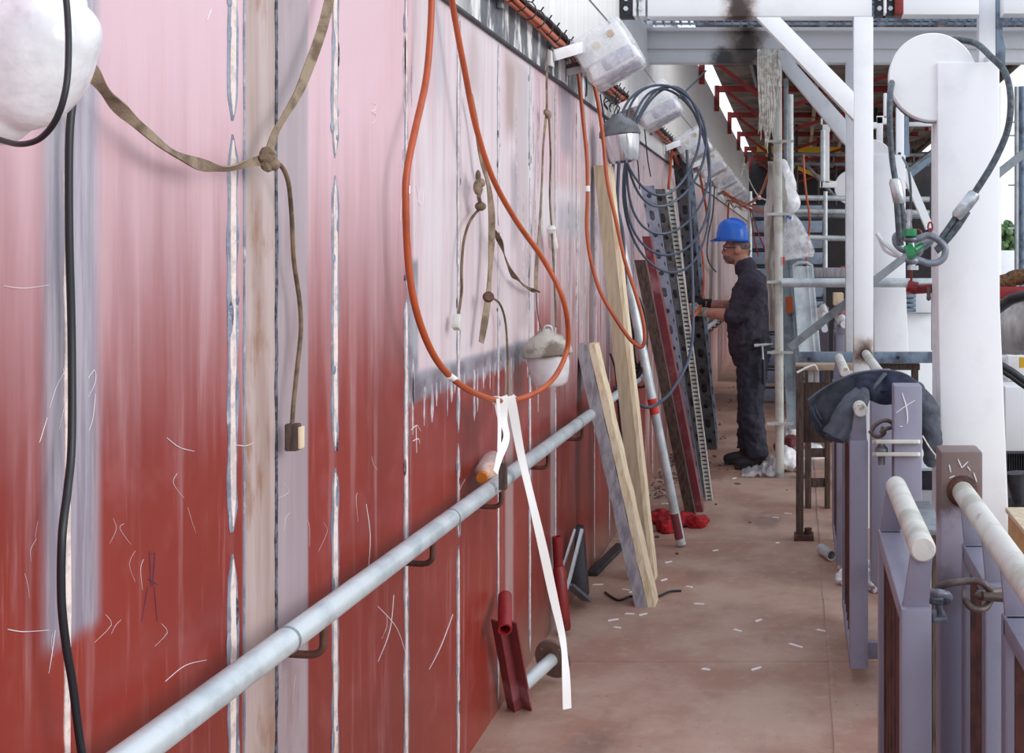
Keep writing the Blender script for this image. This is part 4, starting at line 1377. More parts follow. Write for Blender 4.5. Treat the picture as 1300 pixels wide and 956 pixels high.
# black cable coils
t = thing('cable_coil', 'big hanging ring of blue black cable around the second floodlight', 'cable coil', P(838, 180, 6.1))
for i in range(5):
    bm = new()
    n_ = 56
    pts = []
    cx_, cy_ = 838 + i * 3.0, (178, 185, 205, 217, 228)[i]
    rx_, ry_ = 50 + 1.2 * i, (70, 77, 92, 107, 118)[i]
    for j in range(n_ + 1):
        a = 2 * PI * j / n_ + .3
        x = cx_ + rx_ * math.cos(a) + 5 * math.sin(a * 2 + i)
        y = cy_ - ry_ * math.sin(a)
        pts.append(P(x, y, 6.15 + .03 * i + .15 * math.cos(a)))
    tube(bm, pts, .0068, 8, True)
    obj('cable_turn', bm, 'cablenavy', t)
bm = new()
tube(bm, spline([P(786, 205, 5.9), P(784, 260, 5.9), P(789, 320, 5.95), P(792, 380, 6.0), P(793, 420, 6.0)], 6), .009, 8)
tube(bm, spline([P(779, 205, 6.0), P(778, 240, 6.0), P(790, 290, 6.0), P(793, 330, 6.0), P(795, 380, 6.1)], 6), .008, 8)
tube(bm, spline([P(776, 215, 6.0), P(781, 250, 6.1), P(786, 290, 6.1), P(790, 345, 6.1)], 6), .007, 8)
one('black_cable', bm, 'cablenavy', 'blue black cables dropping from the grey capped lamp to the lower coil', 'cable')
bm = new()
tube(bm, spline([P(872, 190, 6.8), P(875, 260, 6.8), P(878, 320, 6.7), P(880, 400, 6.6), P(876, 450, 6.4), P(860, 485, 6.2), P(845, 505, 6.1), P(825, 517, 6.0), P(808, 512, 6.0), P(795, 500, 6.05), P(780, 492, 6.1)], 8), .0085, 8)
one('black_cable', bm, 'cablenavy', 'long dark cable hanging in front of the leaning steel and sagging low', 'cable')
bm = new()
tube(bm, [P(862, 124, 6.2), P(896, 90, 7.7)], .006, 6)
one('tie_line', bm, 'cablenavy', 'thin blue line tied from the cable ring up to the red frame', 'line')
t = thing('cable_coil', 'small coil of black cable hung behind the tall timber', 'cable coil', P(800, 378, 6.1))
for i in range(5):
    bm = new(); pts = []
    for j in range(33):
        a = 2 * PI * j / 32
        pts.append(P(806 + (15 - i * 2.2) * math.cos(a) + i, 428 + (52 - i * 4) * math.sin(a), 6.1 + .03 * i + .01 * math.cos(3 * a)))
    tube(bm, pts, .008, 8)
    obj('cable_turn', bm, 'blackrub', t)
hose('black_cable', [(775, 450), (782, 475), (786, 530), (790, 570), (787, 620)], .05, .006, 'blackrub', 'thin black cable trailing behind the tall timber to the floor', 'cable', 6, 8)

# white tape on loop
t = thing('white_tape', 'white plastic tape tied to the orange loop with a long tail to the floor', 'tape', W(640, 507, .11))
bm = new()
ribbon(bm, spline([W(648, 504, .14), W(652, 525, .14), W(662, 580, .14), W(676, 640, .16), W(690, 700, .18), W(703, 760, .2), (-.80, 4.18, .18), W(717, 835, .23), W(720, 868, .25), W(721, 900, .27)][:6] + [W(714, 810, .22), W(718, 850, .24), W(720, 900, .25)], 6), [.03] * 49, .0015, (1, -.9, 0), [.2 * math.sin(i * .3) for i in range(49)])
obj('long_tail', bm, 'tape', t)
bm = new()
pts = spline([W(636, 504, .12), W(638, 530, .12), W(643, 555, .13), W(634, 580, .13), W(629, 600, .13)], 6)
ribbon(bm, pts, [.045 - .02 * min(1, i / 10) for i in range(len(pts))], .0015, (1, -.9, 0), [.25 * math.sin(i * .5) for i in range(len(pts))])
pts = spline([W(632, 506, .125), W(634, 540, .125), W(633, 590, .125)], 6)
ribbon(bm, pts, [.012] * len(pts), .0015, (1, -.9, 0))
obj('short_tail', bm, 'tape', t)
bm = new(); tube(bm, [W(629, 508, .105), W(640, 509.5, .11), W(652, 507, .11)], .0125, 14); obj('wrap', bm, 'tape', t)

# bottle lying between rail and wall
b0 = Vector((-.965, 3.42, .815))
t = thing('juice_bottle', 'clear plastic juice bottle with orange cap wedged behind the handrail', 'bottle', (-.955, 3.52, .80))
p0 = W(613, 605, .05)
d = Vector((-.08, 1, .10)).normalized()
rot = Vector((0, 0, 1)).rotation_difference(d).to_matrix().to_4x4()
bm = new(); lathe(bm, [(.014, 0), (.015, .012), (.022, .025), (.032, .045), (.034, .08), (.032, .085), (.034, .09), (.034, .17), (.03, .178), (0, .176)], p0, 24, rot); obj('bottle_body', bm, 'bottle', t)
bm = new(); lathe(bm, [(0, -.016), (.016, -.016), (.0175, -.012), (.0175, .004), (0, .004)], p0, 20, rot); obj('cap', bm, 'juice', t)
bm = new(); lathe(bm, [(.0, .03), (.018, .03), (.026, .045), (.0285, .09), (0, .09)], p0 + Vector((0, 0, -.004)), 20, rot); obj('juice', bm, 'juice', t)

# ================================================================== LEANING TIMBERS AND STEEL
def lean_board(name, top, bot, w, h, mts, label, cat='timber', chip=False, up=(1, -1, 0)):
    top, bot = Vector(top), Vector(bot)
    t = thing(name, label, cat, bot)
    d = (top - bot); L = d.length; d.normalize()
    u = Vector(up)
    a = d.cross(u).normalized(); u = a.cross(d).normalized()
    mx = Matrix.Translation(bot) @ Matrix(((a.x, u.x, d.x, 0), (a.y, u.y, d.y, 0), (a.z, u.z, d.z, 0), (0, 0, 0, 1)))
    return t, mx, L


# near grey plank (flat face toward camera, pale edge on the right)
top, bot = P(744, 437, 5.35), P(820, 771, 5.09)
t = thing('leaning_plank', 'short weathered grey plank with a raw pale edge leaning on the handrail', 'plank', bot)


def slab(bm, top, bot, wx, dy, mi, rag=0.0, x0=0.0):
    """sloping slab: width wx along X, depth dy along Y"""
    n = 26
    rows = []
    for i in range(n + 1):
        f = i / n
        p = top.lerp(bot, f)
        j = rag * noise.noise(Vector((f * 9, x0 * 10, 2)))
        j2 = rag * noise.noise(Vector((f * 11, x0 * 10, 6)))
        rows.append([bm.verts.new(p + Vector((x0 - wx / 2 + j, 0, 0))), bm.verts.new(p + Vector((x0 + wx / 2 + j2, 0, 0))), bm.verts.new(p + Vector((x0 + wx / 2 + j2, dy, 0))), bm.verts.new(p + Vector((x0 - wx / 2 + j, dy, 0)))])
    for i in range(n):
        for k in range(4):
            bm.faces.new((rows[i][k], rows[i][(k + 1) % 4], rows[i + 1][(k + 1) % 4], rows[i + 1][k])).material_index = mi
    bm.faces.new(rows[0]).material_index = mi
    bm.faces.new(list(reversed(rows[-1]))).material_index = mi


bm = new(); slab(bm, top, bot + Vector((0, 0, .0)), .055, .12, 0, .006, -.02); obj('weathered_face', bm, 'woodgrey', t)
bm = new(); slab(bm, top, bot + Vector((0, 0, 0)), .032, .12, 0, .004, .024); obj('raw_edge', bm, 'woodedge', t)
# tall timber
top, bot = P(765, 210, 5.66), P(822, 738, 5.50)
bot.z = .002
t = thing('leaning_plank', 'tall pale timber batten leaning on the wall behind the grey plank', 'plank', bot)
bm = new(); slab(bm, top, bot, .060, .1, 0, .002, -.014); obj('broad_face', bm, 'wood', t)
bm = new(); slab(bm, top, bot, .02, .1, 0, .002, .026); obj('pale_edge', bm, 'woodedge', t)
# scaffold tube with red band
top, bot = P(779, 262, 6.05), G(865, 694)
t = thing('leaning_tube', 'grey scaffold tube with a red band leaning against the wall', 'tube', bot)
bm = new(); pipe(bm, top, bot + Vector((0, 0, .01)), .0242); obj('tube_body', bm, 'galv', t)
f = .62
a = top.lerp(bot, .56); b = top.lerp(bot, .605)
bm = new(); pipe(bm, a, b, .0252, .0012); obj('red_band', bm, mat('red_band_paint', (200, 60, 44), .5), t)
bm = new(); pipe(bm, top.lerp(bot, .9), top.lerp(bot, .975), .0252, .0012); obj('pinkish_stain', bm, 'maroon', t)
# dark wood board and maroon steel angle
top, bot = P(812, 330, 6.5), G(876, 655) + Vector((0, .02, 0))
t = thing('leaning_board', 'dark narrow board leaning between the grey tube and the maroon angle', 'board', bot)
bm = new(); slab(bm, top, bot, .06, .05, 0, .001); obj('board_body', bm, 'wooddark', t)
top, bot = P(820, 300, 6.62), G(886, 655) + Vector((.0, .1, 0))
bm = new(); slab(bm, top, bot, .045, .09, 0, 0)
one('steel_angle', bm, 'maroon', 'thin maroon painted steel edge leaning beside the dark board', 'steel bar')


def slotted(name, top, bot, wx, m, label, slots, flange=.03):
    """perforated channel: face with real slots, two flanges"""
    t = thing(name, label, 'steel channel', bot)
    top, bot = Vector(top), Vector(bot)
    d = bot - top
    L = d.length
    n = slots
    bm = new()
    cell = L / n
    ux = Vector((1, 0, 0))
    dd = d.normalized()
    hw = wx / 2
    sw = wx * .2
    for i in range(n):
        a = top + dd * (i * cell)
        slot_h = cell * (.50 if i % 2 else .24)
        m0 = (cell - slot_h) / 2
        zs = [0, m0, m0 + slot_h, cell]
        # octagon-ish hole: ring between rectangle cell and rounded slot
        outer = []
        inner = []
        K = 16
        for k_ in range(K):
            ang = 2 * PI * (k_ + .5) / K
            cxn, szn = math.cos(ang), math.sin(ang)
            sc_ = 1 / max(abs(cxn), abs(szn))
            outer.append(a + ux * (hw * cxn * sc_) + dd * (cell / 2 + cell / 2 * szn * sc_))
            inner.append(a + ux * (sw * cxn) + dd * (cell / 2 + (slot_h / 2 - sw if slot_h / 2 > sw else 0) * (1 if szn > 0 else -1) + sw * szn))
        vo = [bm.verts.new(p) for p in outer]
        vi = [bm.verts.new(p) for p in inner]
        vo2 = [bm.verts.new(p + Vector((0, .004, 0))) for p in outer]
        vi2 = [bm.verts.new(p + Vector((0, .004, 0))) for p in inner]
        for k_ in range(K):
            k2 = (k_ + 1) % K
            bm.faces.new((vo[k_], vo[k2], vi[k2], vi[k_]))
            bm.faces.new((vo2[k_], vi2[k_], vi2[k2], vo2[k2]))
            bm.faces.new((vi[k_], vi[k2], vi2[k2], vi2[k_]))
    obj('slotted_web', bm, m, t)
    bm = new()
    for sg in (-1, 1):
        bar(bm, top + ux * sg * hw + Vector((0, flange / 2, 0)), bot + ux * sg * hw + Vector((0, flange / 2, 0)), .004, flange, (0, 1, 0))
    bar(bm, top + Vector((0, flange, 0)), bot + Vector((0, flange, 0)), wx, .003, (0, 1, 0))
    obj('flange', bm, m, t)
    return t


slotted('slotted_channel', P(822, 236, 6.85), G(884, 634) + Vector((.0, .04, .002)), .072, 'channel_light', 'light galvanised slotted channel leaning left in the bundle', 17)
slotted('slotted_channel', P(836, 240, 6.9), G(893, 634) + Vector((.02, .06, .002)), .066, mat('dark_galvanised', (116, 116, 118), .5, .4, (90, 84, 84), 9), 'darker slotted channel leaning beside the light one', 17)
# serrated ladder-like strip
top, bot = P(850, 240, 6.95), G(899, 640) + Vector((.0, .12, .002))
t = thing('perforated_strip', 'pale finely perforated steel strip leaning against the slotted channels', 'steel strip', bot)
d = bot - top
bm = new(); bar(bm, top + Vector((-.018, 0, 0)), bot + Vector((-.018, 0, 0)), .006, .03, (0, 1, 0)); bar(bm, top + Vector((.018, 0, 0)), bot + Vector((.018, 0, 0)), .006, .03, (0, 1, 0)); obj('side_rail', bm, 'tube_cream', t)
bm = new()
nr = 75
for i in range(nr):
    p = top + d * ((i + .5) / nr)
    box(bm, p.x - .016, p.x + .016, p.y - .004, p.y + .004, p.z - .0078, p.z + .0078)
box_ = bm
obj('rung_teeth', bm, 'tube_cream', t)
bm = new(); bar(bm, top + Vector((0, .014, 0)), bot + Vector((0, .014, 0)), .034, .002, (0, 1, 0)); obj('backing', bm, 'bluesteel', t)
# rear upright channels
slotted('slotted_channel', P(861, 185, 9.0), Vector((P(902, 570, 9.3).x, 9.3, .002)), .10, mat('upright_dark_steel', (84, 88, 94), .5, .4, (60, 60, 64), 9), 'tall dark slotted upright behind the bundle, passing the worker\'s hands', 17, .04)
slotted('slotted_channel', P(871, 200, 9.5), Vector((P(905, 560, 9.74).x, 9.74, .002)), .085, 'bluesteel', 'rear blue grey slotted upright beside the worker\'s gloves', 16, .04)

# red tubes and brackets low on the wall
t = thing('red_bracket', 'red tube end on a maroon channel bracket at the foot of the wall', 'bracket', (-.95, 3.75, .0))
c = W(635, 795, .06)
bm = new(); pipe(bm, c + Vector((.02, -.02, -.005)), c + Vector((-.02, .14, .055)), .022, .006); obj('tube_end', bm, 'red', t)
bm = new()
pA, pB = W(636, 800, .05), W(652, 905, .05)
bar(bm, c + Vector((0, .05, 0)), Vector((c.x + .01, c.y + .22, .0)), .05, .006, (1, -.6, 0))
bar(bm, c + Vector((-.025, .05, 0)), Vector((c.x - .015, c.y + .22, .0)), .006, .04, (1, -.6, 0)); bar(bm, c + Vector((.025, .05, 0)), Vector((c.x + .035, c.y + .22, .0)), .006, .04, (1, -.6, 0))
obj('channel_leg', bm, 'maroon', t)
t = thing('red_tube', 'short upright dark red tube with a collar near the foot of the wall', 'tube', P(713, 798, 4.75))
bm = new(); pipe(bm, P(707, 681, 4.75), P(709, 722, 4.75), .0195, .004); obj('upper_tube', bm, 'red', t)
bm = new(); tube(bm, [P(709, 719, 4.74), P(710, 724, 4.74), P(716, 795, 4.72), P(716, 799, 4.72)], [.020, .026, .027, .026], 22); obj('lower_sleeve', bm, 'red', t)
t = thing('angle_bracket', 'black triangular steel bracket with pale brace standing behind the red tube', 'bracket', P(738, 766, 5.1))
bm = new(); prism(bm, [P(731, 668, 5.2), P(739, 670, 5.2), P(746, 757, 5.1), P(740, 763, 5.1), P(724, 748, 5.1)], (0, 1, 0), .05, 0, .002); obj('bracket_plate', bm, 'darksteel', t)
bm = new(); bar(bm, P(739, 672, 5.08), P(720, 748, 4.98), .012, .03, (0, 1, 0)); bar(bm, P(730, 672, 5.06), P(714, 722, 5.0), .008, .03, (0, 1, 0)); obj('pale_brace', bm, 'galv', t)
bm = new(); bar(bm, P(722, 742, 4.98), P(745, 762, 5.1), .05, .012, (0, 0, 1)); obj('foot', bm, 'shackle', t)
# flanged pipe at bottom
t = thing('flanged_pipe', 'galvanised pipe stub with a dirty round flange on the floor by the wall', 'pipe', (-.86, 4.15, .0))
c = G(702, 845, .06)
ax = Vector((-.35, -.9, -.18)).normalized()
rot = Vector((0, 0, 1)).rotation_difference(ax).to_matrix().to_4x4()
c.z = .085
bm = new(); lathe(bm, [(0, -.006), (.068, -.006), (.072, -.003), (.072, .004), (.068, .008), (0, .008)], c, 32, rot)
fl_ = obj('flange', bm, 'burnt', t)
bm = new(); pipe(bm, c, c + ax * .22, .024, .004); obj('pipe_stub', bm, 'galv', t)
bm = new()
for i in range(4):
    a = i * PI / 2 + .5
    q = Vector((.052 * math.cos(a), .052 * math.sin(a), 0))
    lathe(bm, [(0, .014), (.007, .014), (.007, 0), (0, 0)], c + rot.to_3x3() @ q, 6, rot)
obj('flange_bolt', bm, 'burnt', fl_)

# ================================================================== FLOOR CLUTTER
bm = new()
for (px, py, r) in ((838, 662, .07), (852, 668, .08), (868, 664, .07), (884, 668, .06), (848, 674, .06), (892, 664, .035)):
    p = G(px, py); ell(bm, p + Vector((0, 0, .018)), (r * 1.1, r * 1.3, .045 if px < 890 else .02))
o = one('red_rag', bm, 'redcloth', 'crumpled red cloth on the floor between the tall timber and the tube', 'cloth'); remesh(o, .008, 2, .05, .05)
bm = new(); c0 = G(770, 722); bar(bm, G(752, 728, .014), G(788, 692, .014), .05, .022, (0, 0, 1), .002)
one('floor_channel', bm, 'darksteel', 'dark flat steel channel lying on the floor against the wall', 'steel channel')
bm = new()
tube(bm, spline([G(768, 752, .006), G(785, 762, .006), G(800, 757, .006), G(815, 757, .006), G(835, 757, .008), G(850, 751, .006), G(865, 750, .006)], 6), .005, 6)
one('black_lace', bm, 'blackrub', 'thin black strap lying on the floor across the plank foot', 'strap')
scr = [(752, 743, .05), (788, 749, .05), (799, 753, .04), (793, 780, .05), (772, 789, .06), (812, 782, .05), (778, 797, .04), (845, 715, .05), (840, 738, .05), (880, 767, .06), (930, 800, .05), (870, 745, .04), (960, 790, .05), (1000, 818, .09), (955, 852, .06), (890, 850, .04), (905, 700, .04), (980, 657, .05), (995, 652, .06), (840, 640, .04), (1035, 800, .08), (862, 617, .04), (930, 608, .05), (985, 690, .03), (846, 640, .03)]
first = None
for i, (px, py, L) in enumerate(scr):
    p = G(px, py)
    w_ = 'white' if i % 3 != 2 else 'woodedge'
    if first is None:
        bm = new(); prism(bm, [(0, 0, 0), (L, .006, 0), (L * .96, .016, 0), (.004, .014, 0)], (0, 0, 1), .003)
        first = obj('plastic_offcut', bm, 'tape')
        first.location = p
        tag(first, 'thin white plastic offcut lying on the brown walkway floor', 'offcut', 'white offcuts scattered on the floor')
    else:
        c2 = first.copy(); C.objects.link(c2); c2.location = p; c2.rotation_euler.z = random.uniform(-.8, .8)
        s_ = L / .05 * .8; c2.scale = (s_, 1, 1)
# grit and dirt by the wall base, far
bm = new()
for i in range(520):
    y = random.uniform(7.4, 11) if i % 8 else random.uniform(5.5, 14)
    x = WX + .02 + abs(random.gauss(0, .13 if i % 8 else .3))
    if x > .45:
        continue
    r = random.uniform(.004, .014)
    b_ = Vector((x, y, r * .4))
    ell(bm, b_, (r, r * random.uniform(.6, 2), r * .5), Euler((0, 0, random.uniform(0, 3))), 6)
o = one('swept_grit', bm, 'burnt', 'swept grit and chips gathered along the foot of the wall', 'debris', None, 'stuff')

# ================================================================== SCAFFOLD AROUND THE WORKER
Yq = 8.15


def coupler(bm, p):
    box(bm, p.x - .045, p.x + .055, p.y - .04, p.y + .035, p.z - .012, p.z + .012, .004)
    tube(bm, [p + Vector((0, 0, -.028)), p + Vector((0, 0, .028))], .036, 16)
    cyl(bm, p + Vector((.05, -.03, 0)), p + Vector((.11, -.03, 0)), .008, .008, 8)


t = thing('scaffold_pole', 'upright cream scaffold pole with couplers right behind the worker', 'scaffold pole', (P(988, 0, Yq).x, Yq, 0))
px_ = P(990, 0, Yq).x
bm = new(); pipe(bm, (px_ + .0, Yq, 0.0), (px_ - .02, Yq, 3.2), .030, .004, 24); obj('pole_tube', bm, 'tube_cream', t)
for py in (180, 272, 358, 447, 537):
    bm = new(); p = P(987, py, Yq)
    tube(bm, [p + Vector((0, 0, -.012)), p + Vector((0, 0, .012))], .037, 18); bar(bm, p + Vector((-.07, -.035, 0)), p + Vector((.11, -.035, 0)), .012, .018); obj('coupler', bm, 'tube_cream', t)
bm = new(); box(bm, px_ + .02, px_ + .034, Yq - .03, Yq - .02, P(0, 336, Yq).z, P(0, 326, Yq).z); obj('red_tag', bm, mat('red_tag_paint', (210, 54, 40), .5), t)
bm = new(); tube(bm, [P(992, 359, 8.08), P(1192, 359, 8.08)], .032, 22)
one('scaffold_tube', bm, 'galv', 'horizontal scaffold tube coupled to the cream pole', 'scaffold tube')
bm = new(); bar(bm, P(1003, 441, 7.95), P(1080, 380, 7.95), .05, .06, (0, 1, 0)); bar(bm, P(1080, 380, 7.95), P(1200, 286, 7.95), .05, .06, (0, 1, 0))
one('diagonal_channel', bm, 'galv_dull', 'grey galvanised channel rising diagonally past the front post', 'brace')
# leaning galvanised planks (steel scaffold boards)
t = thing('steel_scaffold_board', 'galvanised steel scaffold board with an orange sticker leaning by the pole', 'scaffold board', G(1012, 560))
top, bot = P(1000, 280, 9.0), P(1016, 545, 8.4)
bm = new()
slab(bm, top, bot, .17, .012, 0, 0, 0)
for dx in (-.085, .0, .085):
    bar(bm, top + Vector((dx, -.005, 0)), bot + Vector((dx, -.005, 0)), .012, .04, (0, 1, 0))
obj('board_face', bm, 'galv_dull', t)
bm = new(); a = P(1002, 387, 8.68); box(bm, -.025, .025, -.006, .0, -.06, .06, 0, Matrix.Translation(a) @ Matrix.Rotation(R(-4), 4, 'Y')); obj('orange_sticker', bm, 'label', t)
bm = new()
for i in range(9):
    p = top.lerp(bot, .35 + i * .07) + Vector((.045, -.004, 0)); tube(bm, [p, p + Vector((0, -.003, 0))], .010, 10)
obj('bolt_hole', bm, 'black', t)
t = thing('steel_scaffold_board', 'second galvanised board with a rounded top standing right of the first', 'scaffold board', P(1024, 480, 8.2))
bm = new()
top, bot = P(1019, 338, 8.5), P(1030, 470, 8.3)
slab(bm, top, bot, .14, .012, 0, 0, 0)
tube(bm, [top + Vector((-.07, .006, 0)), top + Vector((-.03, .006, .025)), top + Vector((.03, .006, .025)), top + Vector((.07, .006, 0))], .012, 8)
for dx in (-.07, .035, .07):
    bar(bm, top + Vector((dx, -.005, 0)), bot + Vector((dx, -.005, 0)), .012, .03, (0, 1, 0))
obj('board_face', bm, 'galv', t)
# grey timber behind the scaffold tube
bm = new(); box(bm, P(1026, 0, 9).x, P(1100, 0, 9).x, 9.0, 9.2, P(0, 352, 9).z, P(0, 340, 9).z, .004); box(bm, P(1026, 0, 9).x, P(1100, 0, 9).x, 9.0, 9.2, P(0, 357, 9).z, P(0, 352.5, 9).z, .004)
one('grey_timber', bm, 'woodgrey', 'two stacked grey timbers lying above the horizontal scaffold tube', 'timber')

# hanging sheeting on the pole
bm = new()
rows = 26
cols = 14
VV = []
for i in range(rows + 1):
    f = i / rows
    py = 205 + 215 * f
    L_ = [978, 976, 973, 973, 974, 976, 978, 979][min(7, int(f * 8))]
    wl = 14 + 14 * math.sin(PI * min(1, f * 1.7)) * (1 if f < .6 else .6)
    row = []
    for j in range(cols + 1):
        g_ = j / cols
        x = L_ - 3 + wl * g_
        row.append(bm.verts.new(P(x, py, Yq + .07 + .05 * math.sin(g_ * 9 + f * 5) + .02 * noise.noise(Vector((f * 8, g_ * 6, 0))))))
    VV.append(row)
for i in range(rows):
    for j in range(cols):
        bm.faces.new((VV[i][j], VV[i][j + 1], VV[i + 1][j + 1], VV[i + 1][j]))
bmesh.ops.solidify(bm, geom=bm.faces[:], thickness=.004)
one('hanging_sheet', bm, 'sheet', 'off white cloth sheet bundled behind the cream pole', 'sheet')
bm = new()
for (px, py, a, b, c_) in ((998, 240, .075, .05, .15), (1003, 256, .075, .05, .09), (994, 222, .05, .04, .12)):
    ell(bm, P(px, py, 8.35), (a, b, c_), None, 16)
o = one('white_bag', bm, 'filmwhite', 'white plastic bag tied high on the scaffold pole', 'bag'); remesh(o, .01, 1, .022, .09)
t = thing('plastic_bag', 'clear plastic bag with blue tie hanging beside the scaffold pole', 'bag', P(1008, 320, 8.3))
bm = new()
prof = [(1000, 271, .02), (1003, 278, .05), (1007, 292, .080), (1010, 306, .100), (1012, 320, .118), (1013, 328, .112)]
tube(bm, [P(a, b, 8.3) for a, b, c_ in prof], [c_ for a, b, c_ in prof], 24, True, 0, .5)
bmesh.ops.subdivide_edges(bm, edges=bm.edges[:], cuts=2)
for v in bm.verts:
    v.co += noise.noise_vector(v.co * 18) * .012 + noise.noise_vector(v.co * 45) * .005
obj('bag_body', bm, 'film', t, 50)
bm = new(); tube(bm, [P(993, 275, 8.24), P(999, 272, 8.2), P(1004, 277, 8.22)], .012, 8); tube(bm, [P(998, 272, 8.2), P(997, 283, 8.2)], .008, 8); obj('blue_tie', bm, 'bluetie', t)
# frayed rope hanging under the cross beam
bm = new()
for i in range(130):
    u = random.random()
    x0 = 962 + 28 * u
    L = (60 + 75 * (1 - abs(u - .35) * 1.2)) * random.uniform(.55, 1.0)
    y0 = 62 + random.uniform(0, 4)
    yy = 7.72 - .05 * random.random()
    xe = x0 + (978 - x0) * .25 + random.uniform(-5, 4)
    tube(bm, [P(x0, y0, yy), P(x0 + random.uniform(-1.5, 1.5), y0 + L * .35, yy - .02), P(xe + random.uniform(-2, 2), y0 + L * .7, yy), P(xe + random.uniform(-3, 3), y0 + L, yy)], [.0045, .005, .004, .0015], 5)
one('frayed_rope', bm, 'rope_white', 'frayed hank of off white rope fibres hanging from the cross beam', 'rope', None, 'stuff')
# clutter of thin tubes behind the pole
for i, (a, b, c_, d_, yy, m, lb) in enumerate((
        (1004, 120, 1004, 300, 10.5, 'galv', 'upright grey scaffold tube just right of the cream pole'),
        (1045, 165, 1045, 230, 10.8, 'galv', 'short upright tube of the white hanging frame'),
        (998, 100, 998, 240, 11.5, 'galv_dull', 'thin dull upright between the pole and the grey tube'),
        (1048, 243, 1048, 350, 10.4, 'galv', 'slim grey upright in front of the blue steps'),
        (1010, 251, 1180, 253, 10.6, 'galv', 'horizontal grey scaffold tube with an orange band'),
        (1010, 268, 1180, 270, 11.2, 'galv', 'second horizontal scaffold tube below the banded one'),
        (1010, 274, 1180, 275, 12.0, 'galv_dull', 'third dull horizontal scaffold tube'),
        (1010, 301, 1075, 303, 10.4, 'galv', 'lower horizontal tube across the blue steps'),
        (1000, 196, 1180, 197, 15, 'galv_dull', 'far horizontal scaffold tube high in the dark hall'),
        (1000, 208, 1180, 209, 15, 'galv_dull', 'far horizontal scaffold tube below the highest one'),
        (1015, 200, 1060, 250, 15, 'galv_dull', 'far thin diagonal brace in the dark hall'),
        (1120, 240, 1200, 180, 12, 'galv_dull', 'diagonal grey tube seen right of the front post'),
        (952, 243, 952, 330, 12.5, 'galv', 'slender grey upright behind the worker\'s helmet'))):
    bm = new(); tube(bm, [P(a, b, yy), P(c_, d_, yy)], .024 if 'slim' not in lb else .018, 12)
    one('scaffold_tube', bm, m, lb, 'scaffold tube')
t = thing('hanging_rack', 'white rectangular steel frame hanging in the dark area left of the front post', 'frame', P(1055, 238, 10.8))
bm = new()
for (x0, x1, y0, y1) in ((1042, 1044.5, 150, 238), (1048, 1053, 166, 232), (1041, 1062, 230, 238), (1042, 1054, 158, 166)):
    a, b = P(x0, y1, 10.8), P(x1, y0, 10.8)
    box(bm, a.x, b.x, 10.8, 10.86, a.z, b.z, .002)
obj('frame_body', bm, 'white', t)
t = thing('white_plate_bracket', 'white bent plate seen between the front post and the wire sling', 'bracket', P(1120, 190, 9))
bm = new()
for (x0, x1, y0, y1) in ((1113, 1121, 148, 185), (1113, 1128, 147, 157), (1106, 1114, 155, 163), (1122, 1126, 118, 150)):
    a, b = P(x0, y1, 9.6), P(x1, y0, 9.6)
    box(bm, a.x, b.x, 9.6, 9.68, a.z, b.z, .004)
obj('plate', bm, 'white', t)
t = thing('inner_post', 'white post with bolt behind the left wire rope', 'post', P(1142, 445, 8.0))
bm = new(); a, b = P(1138, 445, 9.2), P(1148, 135, 9.2); box(bm, a.x, b.x, 9.2, 9.28, -.5, b.z, .003); obj('post_body', bm, 'white', t)
bm = new(); cyl(bm, P(1142, 195, 9.2), P(1142, 195, 9.18), .012, .012, 8); obj('bolt', bm, 'darksteel', t)
bm = new(); prism(bm, [P(1148.5, 143, 9.2), P(1154, 143, 9.2), P(1154, 180, 9.2), P(1155, 186, 9.2), P(1155, 198, 9.2), P(1148.5, 200, 9.2)], (0, 1, 0), .05); obj('blue_plate', bm, 'bluesteel', t)
bm = new()
for (x0, x1, y0, y1) in ((1152, 1186, 155, 160), (1183, 1190, 155, 445)):
    a, b = P(x0, y1, 9.4), P(x1, y0, 9.4); box(bm, a.x, b.x, 9.4, 9.46, a.z, b.z, .002)
one('rear_frame', bm, 'greywhite', 'pale frame corner visible under the drum left of the near column', 'frame')
bm = new(); bar(bm, P(1148, 215, 9.0), P(1180, 290, 9.0), .06, .08, (0, 1, 0)); bar(bm, P(1150, 240, 9.1), P(1136, 200, 9.1), .05, .05, (0, 1, 0))
one('white_strut', bm, 'white', 'slanting white strut behind the shackles', 'strut')
bm = new(); bar(bm, P(1148, 228, 10.2), P(1190, 195, 10.2), .05, .06, (0, 1, 0))
one('grey_strut', bm, 'bluesteel', 'short grey strut crossing the slanting white strut', 'strut')

# dark hall clutter: rafters / timbers
for i in range(26):
    bm = new()
    yy = random.uniform(14, 24)
    xa = random.uniform(1000, 1180)
    ya = random.uniform(120, 200)
    bar(bm, P(xa, ya, yy), P(xa + random.uniform(-70, 70), ya + random.uniform(-26, 26), yy + random.uniform(0, 1)), .07, .09)
    o = one('roof_timber', bm, random.choice(['scafdark', 'redframe', 'wooddark', 'plydeck', 'plydeck', 'galv_dull']), 'dark timber or rusty bar among many under the overhead deck', 'timber', 'dark timbers under the overhead deck')
# far dark uprights under deck
for i in range(12):
    bm = new()
    yy = 16 + (i % 4) * 2
    x = -.4 + i * .36
    tube(bm, [(x, yy, -.5), (x, yy, 3.55)], .024, 10)
    one('scaffold_standard', bm, 'scafdark', 'dark scaffold standard deep in the hall under the deck', 'scaffold pole', 'dark standards deep in the hall')
# long ledgers
for i in range(5):
    bm = new()
    x = .2 + i * .5
    bar(bm, (x, 9.3, 3.5), (x, 25.5, 3.5), .05, .06)
    one('deck_bearer', bm, random.choice(['wood', 'wooddark']), ['leftmost', 'second', 'middle', 'fourth', 'rightmost'][i] + ' of the five long bearers under the right half of the deck', 'beam', 'long bearers under the deck')

